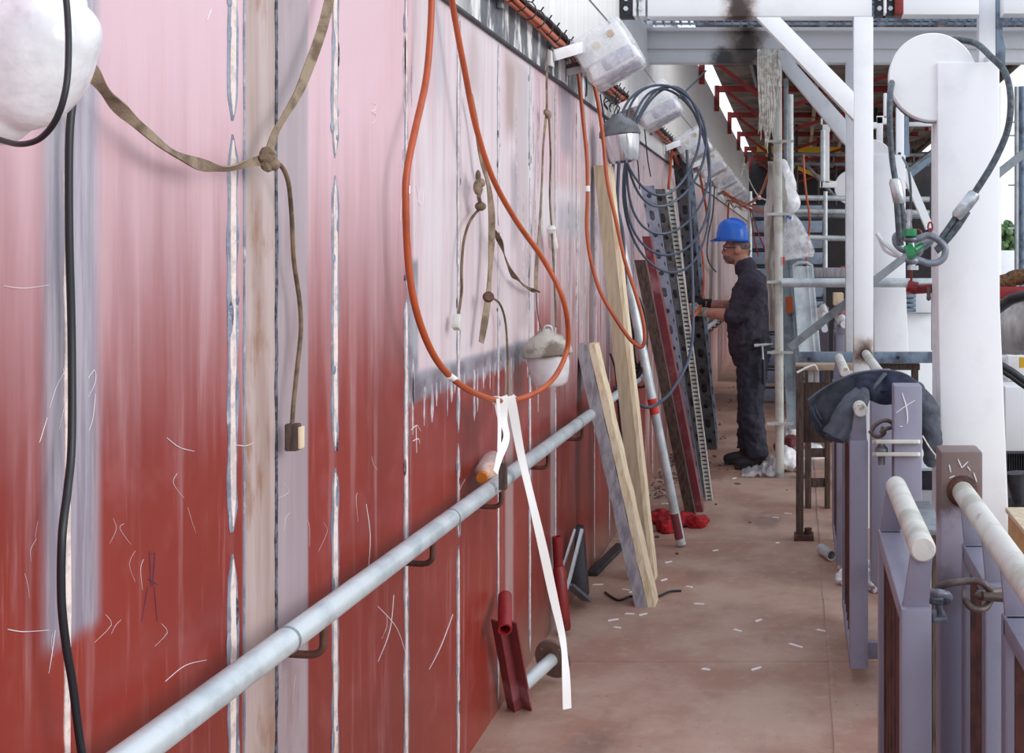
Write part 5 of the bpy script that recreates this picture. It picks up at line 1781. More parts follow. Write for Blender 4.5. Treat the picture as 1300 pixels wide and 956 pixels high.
# staircase at the far end
t = thing('steel_staircase', 'blue grey steel steps at the far end behind the worker', 'stairs', (-.25, 12.4, 0))
for i in range(12):
    bm = new()
    y = 12.3 + i * .10
    z0 = .0 + i * .178
    box(bm, -.54, .26, y, y + .02, z0 + .02, z0 + .168, .003)
    box(bm, -.54, .26, y, y + .13, z0 + .150, z0 + .168, .003)
    obj('step', bm, 'steppaint', t)
bm = new(); prism(bm, [(.262, 12.25, 0), (.262, 12.45, 0), (.262, 13.7, 2.16), (.262, 13.5, 2.16)], (1, 0, 0), .03); obj('side_stringer', bm, 'galv_dull', t)
bm = new(); prism(bm, [(-.57, 12.25, 0), (-.57, 12.45, 0), (-.57, 13.7, 2.16), (-.57, 13.5, 2.16)], (1, 0, 0), .03); obj('side_stringer', bm, 'galv_dull', t)
bm = new(); box(bm, -.62, 2.2, 14.3, 14.34, 0, 2.15)  # backdrop: the hall's shade behind the steps, put into a dark colour
one('dark_backdrop', bm, 'black', 'dark backdrop behind the blue grey steps, hall shade put into its colour', 'screen')

# ================================================================== TRESTLE, BAGS, JACKET
t = thing('timber_trestle', 'brown timber trestle with rungs standing behind the folded gates', 'trestle', (0, 6.4, 0))
bm = new(); box(bm, P(1010.5, 0, 6.3).x, P(1020, 0, 6.3).x, 6.3, 6.36, .02, P(0, 466, 6.3).z, .003); obj('leg', bm, 'wooddark', t)
bm = new(); box(bm, P(1008, 0, 6.3).x, P(1033, 0, 6.3).x, 6.28, 6.38, 0.0, .03, .003); tube(bm, [(P(1026, 0, 6.3).x, 6.33, .02), (P(1026, 0, 6.3).x, 6.33, .06)], .02, 10); obj('foot_bracket', bm, 'rust', t)
bm = new(); box(bm, P(1022, 0, 7.1).x, P(1030, 0, 7.1).x, 7.1, 7.16, .0, P(0, 470, 7.1).z, .003); obj('leg', bm, 'wooddark', t)
bm = new(); box(bm, P(1047, 0, 7.1).x, P(1054, 0, 7.1).x, 7.1, 7.16, .0, P(0, 470, 7.1).z, .003); obj('leg', bm, 'wooddark', t)
for py in (574, 612):
    bm = new(); a = P(1030, py, 7.12); b = P(1050, py, 7.12); box(bm, a.x, b.x, 7.11, 7.15, a.z - .03, a.z + .02, .003); obj('rung', bm, 'wooddark', t)
bm = new(); a, b = P(1019, 562, 6.45), P(1075, 486, 6.45); box(bm, a.x, b.x, 6.45, 6.48, a.z, b.z, .003); obj('side_board', bm, 'wooddark', t)
bm = new(); a, b = P(1010, 470, 6.42), P(1180, 462, 6.42)
box(bm, a.x, .295, 6.40, 6.5, a.z - .0, b.z, .003); obj('top_rail', bm, 'wood', t)
# blue-grey flat bar on it and continuing right of the post
bm = new(); a, b = P(1014, 461, 6.9), P(1184, 447, 6.9); box(bm, a.x, b.x, 6.9, 6.94, a.z, b.z, .003)
bar_ = one('flat_steel_bar', bm, 'bluesteel', 'blue grey flat steel bar with bolt holes lying across the trestle', 'steel bar')
bm = new(); a, b = P(1112, 470, 6.95), P(1168, 462, 6.95); box(bm, a.x, b.x, 6.95, 7.02, a.z, b.z, .002); a, b = P(1158, 490, 6.95), P(1166, 470, 6.95); box(bm, a.x, b.x, 6.95, 7.02, a.z, b.z, .002)
one('brown_timber', bm, 'wooddark', 'brown timber under the flat bar right of the front post', 'timber')
bm = new()
for (px, py) in ((1027, 456), (1140, 454)):
    p = P(px, py, 6.899); tube(bm, [p, p + Vector((0, -.004, 0))], .011, 10)
one('bolt_head', bm, 'black', 'pair of dark bolts in the blue grey flat bar', 'bolt')
# glove/tape roll on trestle top
bm = new(); tube(bm, spline([P(1012, 473, 6.2), P(1024, 467, 6.2), P(1034, 464, 6.2), P(1038, 470, 6.2)], 5), [.014, .013, .012, .012, .012] * 3 + [.012], 10, True, 0, .5)
one('white_wand', bm, 'foam', 'white taped stick lying on the corner of the trestle', 'stick')
bm = new(); a, b = P(1026, 496, 6.5), P(1033, 470, 6.5); box(bm, a.x, b.x, 6.50, 6.54, a.z, b.z, .004); a, b = P(1034, 494, 6.5), P(1040, 468, 6.5); box(bm, a.x, b.x, 6.50, 6.54, a.z, b.z, .004)
o = one('white_case', bm, 'white', 'small white box on the trestle behind the jacket', 'box')

# bags at the pole's foot
for i, (px, py, a, b, c_, yy, m, lb, nm_) in enumerate((
        (1000, 588, .10, .09, .085, 8.35, 'filmwhite', 'crumpled white plastic bag on the floor by the pole foot', 'plastic_bag'),
        (1030, 580, .12, .10, .10, 8.9, 'filmwhite', 'white plastic bag behind the trestle legs', 'plastic_bag'),
        (1006, 548, .11, .10, .09, 9.2, 'filmwhite', 'grey clear plastic bag heaped above the dark bag', 'plastic_bag'),
        (1004, 565, .12, .10, .07, 8.9, 'maroon', 'dark reddish sack under the clear bag', 'sack'),
        (1020, 600, .06, .06, .05, 8.1, 'woodgrey', 'small grey rag beside the white bag', 'rag'))):
    bm = new()
    p = P(px, py, yy)
    if i != 4 and p.z < .0:
        p.z = c_
    for k_ in range(4):
        ell(bm, p + Vector((random.uniform(-.3, .3) * a, random.uniform(-.3, .3) * b, random.uniform(-.2, .2) * c_)), (a * random.uniform(.7, 1), b, c_ * random.uniform(.8, 1)), None, 14)
    o = one(nm_, bm, m, lb, 'bag' if i < 4 else 'rag')
    if i in (0, 4):
        o.location.z = .0
    remesh(o, .01, 1, .045, .07)
# crumpled plastic sheet to the left of pole foot
bm = new()
VV = []
for i in range(17):
    row = []
    for j in range(9):
        f, g_ = i / 16, j / 8
        p = G(942 + 48 * f, 607 - (10 + 14 * f) * g_)
        h_ = .008 + abs(noise.noise(Vector((f * 6, g_ * 5, 2)))) * .09 * (.3 + f) + .05 * f * math.sin(g_ * PI)
        row.append(bm.verts.new(p + Vector((0, 0, h_))))
    VV.append(row)
for i in range(16):
    for j in range(8):
        bm.faces.new((VV[i][j], VV[i + 1][j], VV[i + 1][j + 1], VV[i][j + 1]))
bmesh.ops.solidify(bm, geom=bm.faces[:], thickness=.003)
one('plastic_sheet', bm, 'filmwhite', 'crumpled clear plastic sheet on the floor beside the worker\'s boots', 'sheet')
# foil and bottle near the gates
bm = new()
for (px, py, r) in ((1070, 742, .035), (1078, 732, .04), (1073, 725, .03), (1086, 735, .05), (1100, 742, .05), (1108, 750, .045), (1105, 728, .04)):
    ell(bm, G(px, py) + Vector((0, 0, .03)), (r, r, .035), None, 14)
o = one('crumpled_foil', bm, 'film', 'crumpled silvery plastic wrap on the floor beside the middle gate', 'plastic wrap'); remesh(o, .007, 1, .06, .03)
o.data.materials.clear(); o.data.materials.append(M['filmwhite'])
t = thing('small_pipe_offcut', 'small grey pipe offcut lying beside the farthest gate foot', 'pipe', G(1048, 703))
c = G(1048, 704, .03)
bm = new(); pipe(bm, c + Vector((.03, -.02, 0)), c + Vector((-.02, .12, 0)), .026, .006); obj('pipe_ring', bm, 'galv', t)

# jacket
def blob(bm, pts, rs, flat=1.0, up=None, seg=14):
    tube(bm, pts, rs, seg, True, 0, flat, up)


J = lambda a, b, y=4.52: P(a, b, y)


def drape(bm, top, bot, Yt, Yb_, bulge, nf, amp, nu=48, nv=24, ph=0.0, th=.006):
    """cloth panel hanging between two outline curves, with running folds"""
    T = spline([Vector((a, b, 0)) for a, b in top], 12)
    B = spline([Vector((a, b, 0)) for a, b in bot], 12)
    g_ = []
    for i in range(nu + 1):
        u = i / nu
        ft, fb = u * (len(T) - 1), u * (len(B) - 1)
        it, ib = min(int(ft), len(T) - 2), min(int(fb), len(B) - 2)
        a = T[it].lerp(T[it + 1], ft - it)
        b = B[ib].lerp(B[ib + 1], fb - ib)
        row = []
        for j in range(nv + 1):
            v = j / nv
            p = a.lerp(b, v)
            fold = amp * (math.sin(nf * PI * 2 * (u + .06 * math.sin(v * 4 + ph)) + ph) * (.25 + .75 * v) + .6 * noise.noise(Vector((u * 6 + ph, v * 2.2, ph))))
            y = Yt + (Yb_ - Yt) * v - bulge * math.sin(PI * (v * .8 + .1)) + fold
            q_ = P(p.x, p.y, y)
            row.append(bm.verts.new(q_))
        g_.append(row)
    fs = []
    for i in range(nu):
        for j in range(nv):
            fs.append(bm.faces.new((g_[i][j], g_[i][j + 1], g_[i + 1][j + 1], g_[i + 1][j])))
    bmesh.ops.solidify(bm, geom=fs, thickness=th)


t = thing('work_jacket', 'charcoal work jacket draped over the middle gate and rail', 'jacket', P(1090, 560, 4.5))
bm = new()
drape(bm, [(1026, 508), (1040, 497), (1060, 485), (1084, 475), (1108, 471), (1132, 471), (1150, 476), (1166, 487)],
      [(1030, 540), (1044, 556), (1058, 560), (1068, 552), (1076, 540), (1084, 524), (1096, 506), (1104, 500)], 4.40, 4.31, .05, 2.6, .020)
obj('front_drape', bm, 'jacket', t, 60)
bm = new()
drape(bm, [(1084, 480), (1100, 474), (1124, 471), (1150, 476), (1168, 490)],
      [(1094, 503), (1106, 509), (1122, 514), (1142, 511), (1164, 501)], 4.36, 4.30, .05, 2.2, .018, ph=1.7)
obj('hood_fold', bm, 'jacketlin', t, 60)
bm = new()
tube(bm, spline([J(1026, 508, 4.36), J(1040, 497, 4.36), J(1060, 485, 4.36), J(1084, 475, 4.36), J(1108, 471, 4.37), J(1132, 471, 4.37), J(1150, 476, 4.37), J(1166, 487, 4.38)], 6), .0045, 8)
tube(bm, spline([J(1124, 474, 4.31), J(1114, 486, 4.29), J(1104, 498, 4.27), J(1098, 506, 4.27)], 5), [.011] * 16, 8, True, 0, .5)
obj('collar_edge', bm, 'jacket', t, 60)
bm = new()
tube(bm, spline([J(1031, 518, 4.30), J(1034, 526, 4.28), J(1038, 534, 4.27), J(1043, 542, 4.26)], 4), .003, 6)
tube(bm, spline([J(1034, 514, 4.29), J(1038, 524, 4.28), J(1043, 533, 4.27)], 4), .003, 6)
obj('pocket_seam', bm, 'jacketlin', t, 60)
bm = new()      # sleeve with creases running around it
pts = spline([J(1106, 488, 4.34), J(1092, 502, 4.29), J(1078, 522, 4.27), J(1066, 543, 4.265), J(1060, 555, 4.26)], 10)
n_ = len(pts)
rs = [(.026 + .030 * min(1, i / 14)) for i in range(n_)]
tube(bm, pts, rs, 40, True, 0, .6)
for v in bm.verts:
    dd_ = v.co - pts[0]
    along = dd_.dot((pts[-1] - pts[0]).normalized())
    side_ = dd_ - (pts[-1] - pts[0]).normalized() * along
    v.co += side_.normalized() * (.010 * noise.noise(Vector((side_.x * 55, side_.z * 55, along * 7))) + .004 * noise.noise(v.co * 34))
obj('sleeve', bm, 'jacket', t, 70)
bm = new()
tube(bm, spline([P(1160, 492, 4.5), P(1170, 503, 4.3), P(1180, 530, 4.28), P(1184, 560, 4.28), P(1180, 592, 4.28)], 6), [.02, .022, .024, .026, .028, .03, .032, .034, .036, .037, .038, .038, .038, .038, .037, .037, .036, .035, .035, .034, .033, .03, .028, .026, .022], 14)
o = obj('hanging_sleeve', bm, 'jacket', t); remesh(o, .007, 3, .03, .06)
bm = new(); tube(bm, [J(1061, 553.5, 4.255), J(1059, 558, 4.25)], .046, 18, True, 0, .6); obj('dark_lining', bm, 'jacketlin', t)
bm = new(); tube(bm, spline([P(1171, 553, 4.24), P(1180, 568, 4.235), P(1189, 580, 4.235)], 5), .0035, 6); tube(bm, [P(1190 + 2.5 * math.cos(a), 580 + 3 * math.sin(a), 4.235) for a in [i * PI / 5 for i in range(11)]], .003, 6); obj('drawcord', bm, 'rope_white', t)

# ================================================================== STUFF TO THE RIGHT OF THE COLUMN
bm = new(); a, b = P(1276, 573, 5.2), P(1420, 491, 5.2); box(bm, a.x, b.x, 5.2, 5.4, a.z, b.z, .006)
one('white_box_beam', bm, 'white', 'bright white box beam right of the near column below the drum pipe', 'beam')
t = thing('ribbed_duct', 'large ribbed grey metal duct right of the near column', 'duct', P(1300, 455, 5.6))
bm = new(); n_ = 30
a, b = P(1267, 415, 5.9), P(1500, 418, 5.5)
pts = [a.lerp(b, i / n_) for i in range(n_ + 1)]
tube(bm, pts, [.135 + (.004 if i % 2 else 0) for i in range(n_ + 1)], 32); obj('duct_body', bm, 'ductgrey', t)
bm = new(); tube(bm, spline([P(1262, 396, 5.4), P(1275, 386, 5.3), P(1290, 378, 5.2), P(1330, 370, 5.1)], 6), .024, 12)
one('black_hose', bm, 'blackrub', 'thick black hose arching over the ribbed duct', 'hose')
bm = new(); tube(bm, spline([P(1268, 462, 5.0), P(1285, 472, 5.0), P(1300, 483, 5.0), P(1340, 510, 5.0)], 6), .016, 12)
tube(bm, spline([P(1268, 468, 5.0), P(1285, 479, 5.0), P(1300, 490, 5.0), P(1340, 516, 5.0)], 6), .012, 12)
one('black_hose', bm, 'blackrub', 'pair of black hoses slanting down under the ribbed duct', 'hose')
bm = new(); a, b = P(1262, 380, 5.8), P(1400, 364, 5.8); box(bm, a.x, b.x, 5.8, 5.9, a.z, b.z, .003)
one('red_beam', bm, 'red', 'dark red horizontal beam above the ribbed duct', 'beam')
bm = new(); tube(bm, spline([P(1264, 361, 5.9), P(1280, 357, 5.9), P(1300, 351, 5.9), P(1400, 346, 5.9)], 6), .05, 16, True, 0, .8)
one('brown_matting', bm, 'jute', 'roll of coarse brown matting on the dark red beam', 'matting')
bm = new(); a, b = P(1280, 483, 6.6), P(1400, 452, 6.6); box(bm, a.x, b.x, 6.6, 6.66, a.z, b.z); one('white_cabinet', bm, 'white', 'white cabinet side behind the black hoses', 'cabinet')
bm = new(); a, b = P(1295, 467, 6.5), P(1320, 454, 6.5); box(bm, a.x, b.x, 6.5, 6.53, a.z, b.z); one('yellow_sign', bm, 'yellow', 'small yellow sign at the right picture edge', 'sign')
bm = new()
for i in range(12):
    a = P(1278 + i * 3, 625, 5.6); b = P(1278 + i * 3 + 1.6, 576, 5.6); box(bm, a.x, b.x, 5.6, 5.7, a.z, b.z)
a, b = P(1274, 640, 5.7), P(1400, 574, 5.7); box(bm, a.x, b.x, 5.72, 5.76, a.z, b.z)
one('ribbed_radiator', bm, 'darksteel', 'dark ribbed radiator under the bright white box beam', 'machine')
bm = new(); prism(bm, [P(1280, 657, 3.6), P(1400, 657, 3.6), P(1400, 700, 3.6), P(1303, 700, 3.6)], (0, 1, 0), .02)
b_ = new()
t = thing('plywood_box', 'pale plywood box corner at the right edge below the radiator', 'box', P(1310, 720, 4.2))
bm.free()
bm = new(); box(bm, P(1286, 0, 4.0).x, 1.3, 3.6, 4.1, -.5, P(0, 660, 4.0).z, .004); obj('box_body', bm, mat('plywood', (204, 156, 100), .7, 0, (180, 130, 80), 8), t)
bm = new(); box(bm, P(1284, 0, 4.0).x, 1.32, 3.58, 4.12, P(0, 660, 4.0).z, P(0, 657, 4.0).z + .01, .003); obj('lid', bm, 'woodedge', t)
b_.free()
# dark machine under
bm = new(); a, b = P(1276, 760, 5.0), P(1420, 632, 5.0); box(bm, a.x, b.x, 5.0, 5.5, a.z, b.z, .01); tube(bm, [P(1290, 600, 4.9), P(1293, 640, 4.9)], [.05, .02], 14)
one('dark_machine', bm, 'darksteel', 'dark machine block behind the plywood box', 'machine')
# blue-grey box stack seen between post and column
t = thing('machine_cabinet', 'grey and white cabinet seen through the gap left of the near column', 'cabinet', P(1180, 700, 5.4))
bm = new(); a, b = P(1164, 650, 5.5), P(1200, 597, 5.5); box(bm, a.x, b.x, 5.5, 5.8, P(0, 690, 5.5).z, P(0, 640, 5.5).z, .004); obj('blue_base', bm, 'bluesteel', t)
bm = new(); box(bm, a.x, b.x, 5.5, 5.8, P(0, 656, 5.5).z, P(0, 622, 5.5).z, .004); obj('white_middle', bm, 'greywhite', t)
bm = new(); box(bm, a.x, b.x, 5.49, 5.8, P(0, 621, 5.5).z, P(0, 597, 5.5).z, .004); obj('dark_band', bm, 'darksteel', t)
bm = new(); box(bm, a.x, b.x, 5.48, 5.8, P(0, 597, 5.5).z, P(0, 593, 5.5).z, .002); obj('top_plate', bm, 'greywhite', t)
t = thing('side_gusset_table', 'small grey table edge left of the burnt post', 'table', P(1180, 680, 3.6))
bm = new(); a = P(1178, 680, 3.4); b = P(1200, 672, 3.4); box(bm, a.x, b.x, 3.4, 3.8, a.z, b.z, .003); obj('table_top', bm, 'galv_dull', t)
bm = new(); box(bm, P(1184, 0, 3.5).x, P(1190, 0, 3.5).x, 3.5, 3.53, 0, P(0, 679, 3.5).z); obj('leg', bm, 'wooddark', t)

# white winch housing mass behind
t = thing('winch_housing', 'white winch housing visible behind the front post', 'machine', P(1150, 450, 11))
bm = new(); a, b = P(1112, 470, 11.6), P(1184, 397, 11.6); box(bm, a.x, b.x, 11.6, 12.6, -.5, b.z, .02)
obj('housing', bm, 'white', t)
bm = new(); a, b = P(1112, 398, 11.2), P(1192, 370, 11.2); prism(bm, [P(1150, 397, 11.5), P(1192, 397, 11.5), P(1192, 368, 11.5), P(1166, 368, 11.5), P(1158, 380, 11.5)], (0, 1, 0), .8, 0, .005); obj('upper_casing', bm, 'white', t)
bm = new()
for i in range(4):
    a, b = P(1146, 396 - i * 6, 11.3), P(1163, 391.5 - i * 6, 11.3); box(bm, a.x, b.x, 11.3, 11.6, a.z, b.z, .003)
obj('vent_slats', bm, 'bluesteel', t)
bm = new(); a, b = P(1146, 373, 11.3), P(1158, 368, 11.3); box(bm, a.x, b.x, 11.3, 11.5, a.z, b.z, .003); obj('orange_lid', bm, 'orange', t)
# clutter between diagonal and trestle
t = thing('white_sack', 'open white sack among the clutter left of the front post', 'sack', P(1035, 410, 10))
bm = new(); ell(bm, P(1034, 405, 10), (.07, .08, .08)); ell(bm, P(1040, 398, 10), (.06, .06, .05)); o = obj('sack_body', bm, 'sheet', t); remesh(o, .012, 1, .03, .05)
for i, (px, py, r, lb) in enumerate(((1048, 400, .028, 'upper left'), (1047, 418, .026, 'lower left'), (1072, 412, .03, 'right'))):
    bm = new(); a = P(px, py, 9.3); tube(bm, [a, a + Vector((-.01, .5, .04))], r, 16)
    one('tube_end', bm, 'white', lb + ' of three white tube ends poking out left of the front post', 'tube')
for i, (x0, x1, y0, y1, m, yy, nm_, lb) in enumerate(((1058, 1071, 372, 388, 'woodedge', 9.8, 'cardboard_box', 'small tan box among the clutter left of the front post'), (1060, 1073, 388, 400, 'maroon', 9.7, 'maroon_crate', 'maroon crate under the small tan box'), (1063, 1076, 400, 446, 'ductgrey', 10.2, 'metal_drum', 'grey metal drum left of the front post'), (1040, 1052, 390, 446, 'lilac', 10.4, 'lilac_cabinet', 'narrow lilac cabinet beyond the diagonal channel'), (1068, 1077, 338, 346, 'orange', 9.6, 'orange_lamp', 'small orange lid on the grey timbers'), (1024, 1036, 418, 446, 'maroon', 9.9, 'rust_crate', 'reddish crate behind the leaning boards'))):
    bm = new(); a, b = P(x0, y1, yy), P(x1, y0, yy); box(bm, a.x, b.x, yy, yy + .2, a.z, b.z, .008)
    one(nm_, bm, m, lb, nm_.split('_')[-1])

# ---- outside at right: scaffold tower, hill, trees, building
for i, (px, yy, r, m, lb) in enumerate(((1291, 14, .03, 'galv', 'left upright of the outdoor scaffold tower'), (1298, 14, .05, 'bluesteel', 'bluish upright of the outdoor scaffold tower'), (1268, 12, .025, 'white', 'white slender upright just right of the near column'))):
    bm = new(); tube(bm, [P(px, 378, yy), P(px, 110, yy)], r, 12); one('tower_upright', bm, m, lb, 'scaffold pole')
bm = new(); bar(bm, P(1262, 225, 9.0), P(1320, 178, 9.0), .06, .07, (0, 1, 0)); one('tower_brace', bm, 'galv_dull', 'diagonal grey brace at the right picture edge', 'brace')
bm = new()
for py in (155, 172, 235, 290): tube(bm, [P(1280, py, 14), P(1330, py, 14)], .012, 8)
one('tower_ledger', bm, 'galv', 'thin rungs of the outdoor scaffold tower', 'scaffold tube')
t = thing('outdoor_tree', 'green leafy tree outside behind the scaffold tower', 'tree', P(1288, 345, 60))
bm = new()
tp = P(1282, 345, 60)
tube(bm, [Vector((tp.x, tp.y, -1.2)), tp + Vector((0, 0, 1.2))], .14, 8); obj('trunk', bm, 'bark', t)
bm = new()
for i in range(260):
    v = Vector((random.gauss(0, 1), random.gauss(0, 1), random.gauss(0, 1)))
    v = v.normalized() * (random.random() ** .5)
    v = Vector((v.x * 1.1, v.y * .9, v.z * .95))
    p = tp + Vector((0, 0, 1.6)) + v
    ell(bm, p, (random.uniform(.08, .2),) * 3, None, 6)
obj('crown', bm, 'leaf', t)
bm = new(); box(bm, 8, 40, 50, 90, -1.2, -.9); one('grass_bank', bm, 'grass', 'strip of dry grass bank outside at the right', 'grass', None, 'stuff')
bm = new(); c = P(1284, 315, 45); a = P(1276, 322, 45); b = P(1292, 306, 45); box(bm, P(1270, 0, 45).x, P(1296, 0, 45).x, 45, 46, -1.2, P(0, 318, 45).z, .05); one('distant_tank', bm, 'white', 'white low storage tank outside beside the tree', 'tank')

# ================================================================== WORKER
YW = 8.55


def Q(px, py, dy=0.0):
    v = P(px, py, YW)
    return Vector((v.x, YW + dy, v.z))


base = Vector((Q(957, 0).x, YW, 0))
w = thing('person', 'worker in blue helmet and dark clothes standing sideways, handling a cable with both gloved hands', 'person', base)
# continuous body
bm = new()
hc = Q(934, 316)
ell(bm, hc + Vector((.012, 0, .01)), (.092, .072, .105), None, 28)            # skull
ell(bm, hc + Vector((-.030, 0, -.045)), (.060, .056, .062), Euler((0, R(12), 0)), 20)   # face/jaw
ell(bm, hc + Vector((-.050, 0, -.085)), (.032, .036, .026), None, 14)     # chin
tube(bm, [hc + Vector((-.074, 0, .008)), hc + Vector((-.096, 0, -.028)), hc + Vector((-.086, 0, -.036))], [.011, .015, .012], 10)    # nose
ell(bm, hc + Vector((-.078, 0, -.056)), (.014, .024, .009), None, 10)      # lips
ell(bm, hc + Vector((-.078, 0, .02)), (.018, .045, .012), None, 10)        # brow
for s in (-1, 1):
    ell(bm, hc + Vector((.014, s * .077, -.008)), (.020, .013, .034), Euler((0, R(15), 0)), 12)   # ears
tube(bm, [hc + Vector((.025, 0, -.05)), Q(944, 338), Q(952, 350)], [.062, .062, .075], 18)   # neck
# torso
tube(bm, [Q(954, 350), Q(953, 368), Q(952, 395), Q(951, 420), Q(953, 440), Q(955, 455)], [.085, .115, .12, .12, .12, .11], 24, True, 0, 1.15, (0, 1, 0))
sh = {}
for s, (ex, ey), (wx_, wy_), (hx, hy) in ((-1, (934, 399), (893, 395), (881, 393)), (1, (938, 392), (893, 386), (884, 385))):
    S = Q(955, 362, s * .19)
    E = Q(ex, ey, s * .20)
    Wt = Q(wx_, wy_, s * .10)
    Hh = Q(hx, hy, s * .07)
    tube(bm, [Q(953, 362, s * .06), S], [.06, .05], 16)
    tube(bm, [S, S.lerp(E, .5), E], [.054, .050, .042], 16)
    tube(bm, [E, E.lerp(Wt, .3), E.lerp(Wt, .75), Wt], [.043, .045, .034, .028], 16)
    sh[s] = (S, E, Wt, Hh)
for s in (-1, 1):
    hip = Q(955, 448, s * .085)
    knee = Q(955 if s < 0 else 950, 518, s * .10)
    ank = Q(963 if s < 0 else 948, 577 if s < 0 else 572, s * .10)
    tube(bm, [hip, hip.lerp(knee, .5), knee], [.095, .082, .060], 18)
    tube(bm, [knee, knee.lerp(ank, .3), knee.lerp(ank, .8), ank], [.058, .060, .044, .042], 16)
    sh[('leg', s)] = (hip, knee, ank)
body = obj('body', bm, 'skin', w)
remesh(body, .0075, 3)
# hands (gloved) with five fingers each
for s in (-1, 1):
    S, E, Wt, Hh = sh[s]
    bm = new()
    d = (Hh - Wt).normalized()
    up = Vector((0, 0, 1))
    side = d.cross(up).normalized()
    tube(bm, [Wt - d * .035, Wt, Wt + d * .04, Wt + d * .085], [.033, .033, .040, .036], 14, True, 0, .62, (0, 1, 0) if False else side)
    for k_ in range(4):
        zo = (k_ - 1.5) * .021
        L = (.9, 1.0, .95, .78)[k_]
        r0 = Wt + d * .078 + up * (-zo)
        b1 = r0 + (d * .034) * L
        b2 = b1 + (d * .008 - side * -s * 0 + Vector((0, -s * .022, -.004))) * L
        b3 = b2 + (-d * .018 + Vector((0, -s * .012, 0))) * L
        tube(bm, [r0 - d * .02, r0, b1, b2, b3], [.0115, .012, .011, .0105, .009], 10)
    th0 = Wt + d * .025 + up * .028
    tube(bm, [th0, th0 + d * .03 + up * .018, th0 + d * .058 + Vector((0, -s * .012, .012)), th0 + d * .072 + Vector((0, -s * .02, 0))], [.014, .013, .012, .009], 10)
    g_ = obj('glove', bm, 'glove' if s < 0 else 'boot', w)
    remesh(g_, .0045, 2)
    bm = new(); tube(bm, [Wt - d * .05, Wt - d * .035, Wt - d * .005], [.036, .037, .035], 16); obj('glove_cuff', bm, 'glove' if s < 0 else 'boot', g_)
# jumper
bm = new()
tube(bm, [Q(947.5, 339), Q(950, 349), Q(954, 356), Q(954, 368), Q(952.5, 385), Q(951, 402), Q(950, 420), Q(951, 437), Q(952, 446)], [.070, .078, .115, .142, .150, .152, .152, .150, .148], 28, True, 0, 1.2, (0, 1, 0))
for s in (-1, 1):
    S, E, Wt, Hh = sh[s]
    tube(bm, [Q(953, 358, s * .06), Q(954, 360, s * .13), S], [.095, .095, .088], 16)
    ell(bm, S, (.09, .085, .088), None, 16)
    tube(bm, [S, S.lerp(E, .5), E + Vector((.02, 0, 0)), E], [.082, .072, .064, .060], 16)
    tube(bm, [E + Vector((.01, 0, 0)), E.lerp(Wt, .12), E.lerp(Wt, .24)], [.062, .060, .055], 16)
jm = obj('jumper', bm, 'jumper', w)
remesh(jm, .0075, 2, .030, .055)
bm = new(); tube(bm, [Q(943, 329), Q(945, 336), Q(948, 344)], [.067, .076, .086], 24); o = obj('collar', bm, 'jumper', jm); remesh(o, .008, 2, .01, .05)
# trousers
bm = new()
tube(bm, [Q(952, 434), Q(953, 446), Q(955, 462)], [.142, .148, .13], 24, True, 0, 1.15, (0, 1, 0))
for s in (-1, 1):
    hip, knee, ank = sh[('leg', s)]
    tube(bm, [hip + Vector((.0, 0, .03)), hip.lerp(knee, .35), hip.lerp(knee, .75), knee], [.122, .108, .092, .082], 18)
    tube(bm, [knee, knee.lerp(ank, .35), knee.lerp(ank, .8), ank + Vector((0, 0, .0))], [.082, .082, .074, .078], 18)
tr = obj('trousers', bm, 'trouser', w)
remesh(tr, .008, 2, .036, .06)
bm = new(); tube(bm, [Q(951.5, 433), Q(952, 437)], .158, 28, True, 0, 1.15, (0, 1, 0)); o = obj('belt', bm, 'boot', w)
# boots
for s, (ax_, ay_) in ((-1, (964, 583)), (1, (948, 578))):
    hip, knee, ank = sh[('leg', s)]
    bm = new()
    a = Vector((ank.x, ank.y, 0))
    tube(bm, [Vector((a.x, a.y, .16)), Vector((a.x, a.y, .09)), Vector((a.x + .005, a.y, .05))], [.056, .056, .055], 16)
    ell(bm, a + Vector((-.05, 0, .048)), (.12, .050, .045)); ell(bm, a + Vector((-.115, 0, .042)), (.065, .050, .040)); ell(bm, a + Vector((.01, 0, .04)), (.06, .046, .045))
    box(bm, a.x - .17, a.x + .065, a.y - .046, a.y + .046, 0, .026, .012)
    o = obj('boot', bm, 'boot', w)
    remesh(o, .008, 2)
# helmet
t_h = None
bm = new()
hc2 = Q(929.5, 305)
tilt = R(4)
mh = Matrix.Translation(hc2) @ Matrix.Rotation(tilt, 4, 'Y')
prof = [(1.0, .0), (.995, .03), (.97, .06), (.90, .095), (.78, .124), (.6, .143), (.35, .155), (0, .16)]
b2_ = new()
lathe(b2_, [(r * .118, z) for r, z in prof], (0, 0, 0), 36)
for v in b2_.verts:
    v.co.y *= .88
bmesh.ops.transform(b2_, matrix=mh, verts=b2_.verts)
me_ = bpy.data.meshes.new('x'); b2_.to_mesh(me_); bm.from_mesh(me_); b2_.free(); bpy.data.meshes.remove(me_)
hel = obj('helmet', bm, 'blue', w)
bm = new()
n_ = 40
ri, ro, lo = [], [], []
for k_ in range(n_):
    a = 2 * PI * k_ / n_
    ca, sa = math.cos(a), math.sin(a)
    ext = .012 + (.040 * max(0, -ca) ** 1.5)
    ri.append(bm.verts.new(mh @ Vector((.116 * ca, .102 * sa, .010))))
    ro.append(bm.verts.new(mh @ Vector(((.118 + ext) * ca, (.104 + ext * .6) * sa, -.006 - .014 * max(0, -ca)))))
for k_ in range(n_):
    k2 = (k_ + 1) % n_
    bm.faces.new((ri[k_], ri[k2], ro[k2], ro[k_]))
bmesh.ops.solidify(bm, geom=bm.faces[:], thickness=.004)
obj('helmet_brim', bm, 'blue', hel)
bm = new()
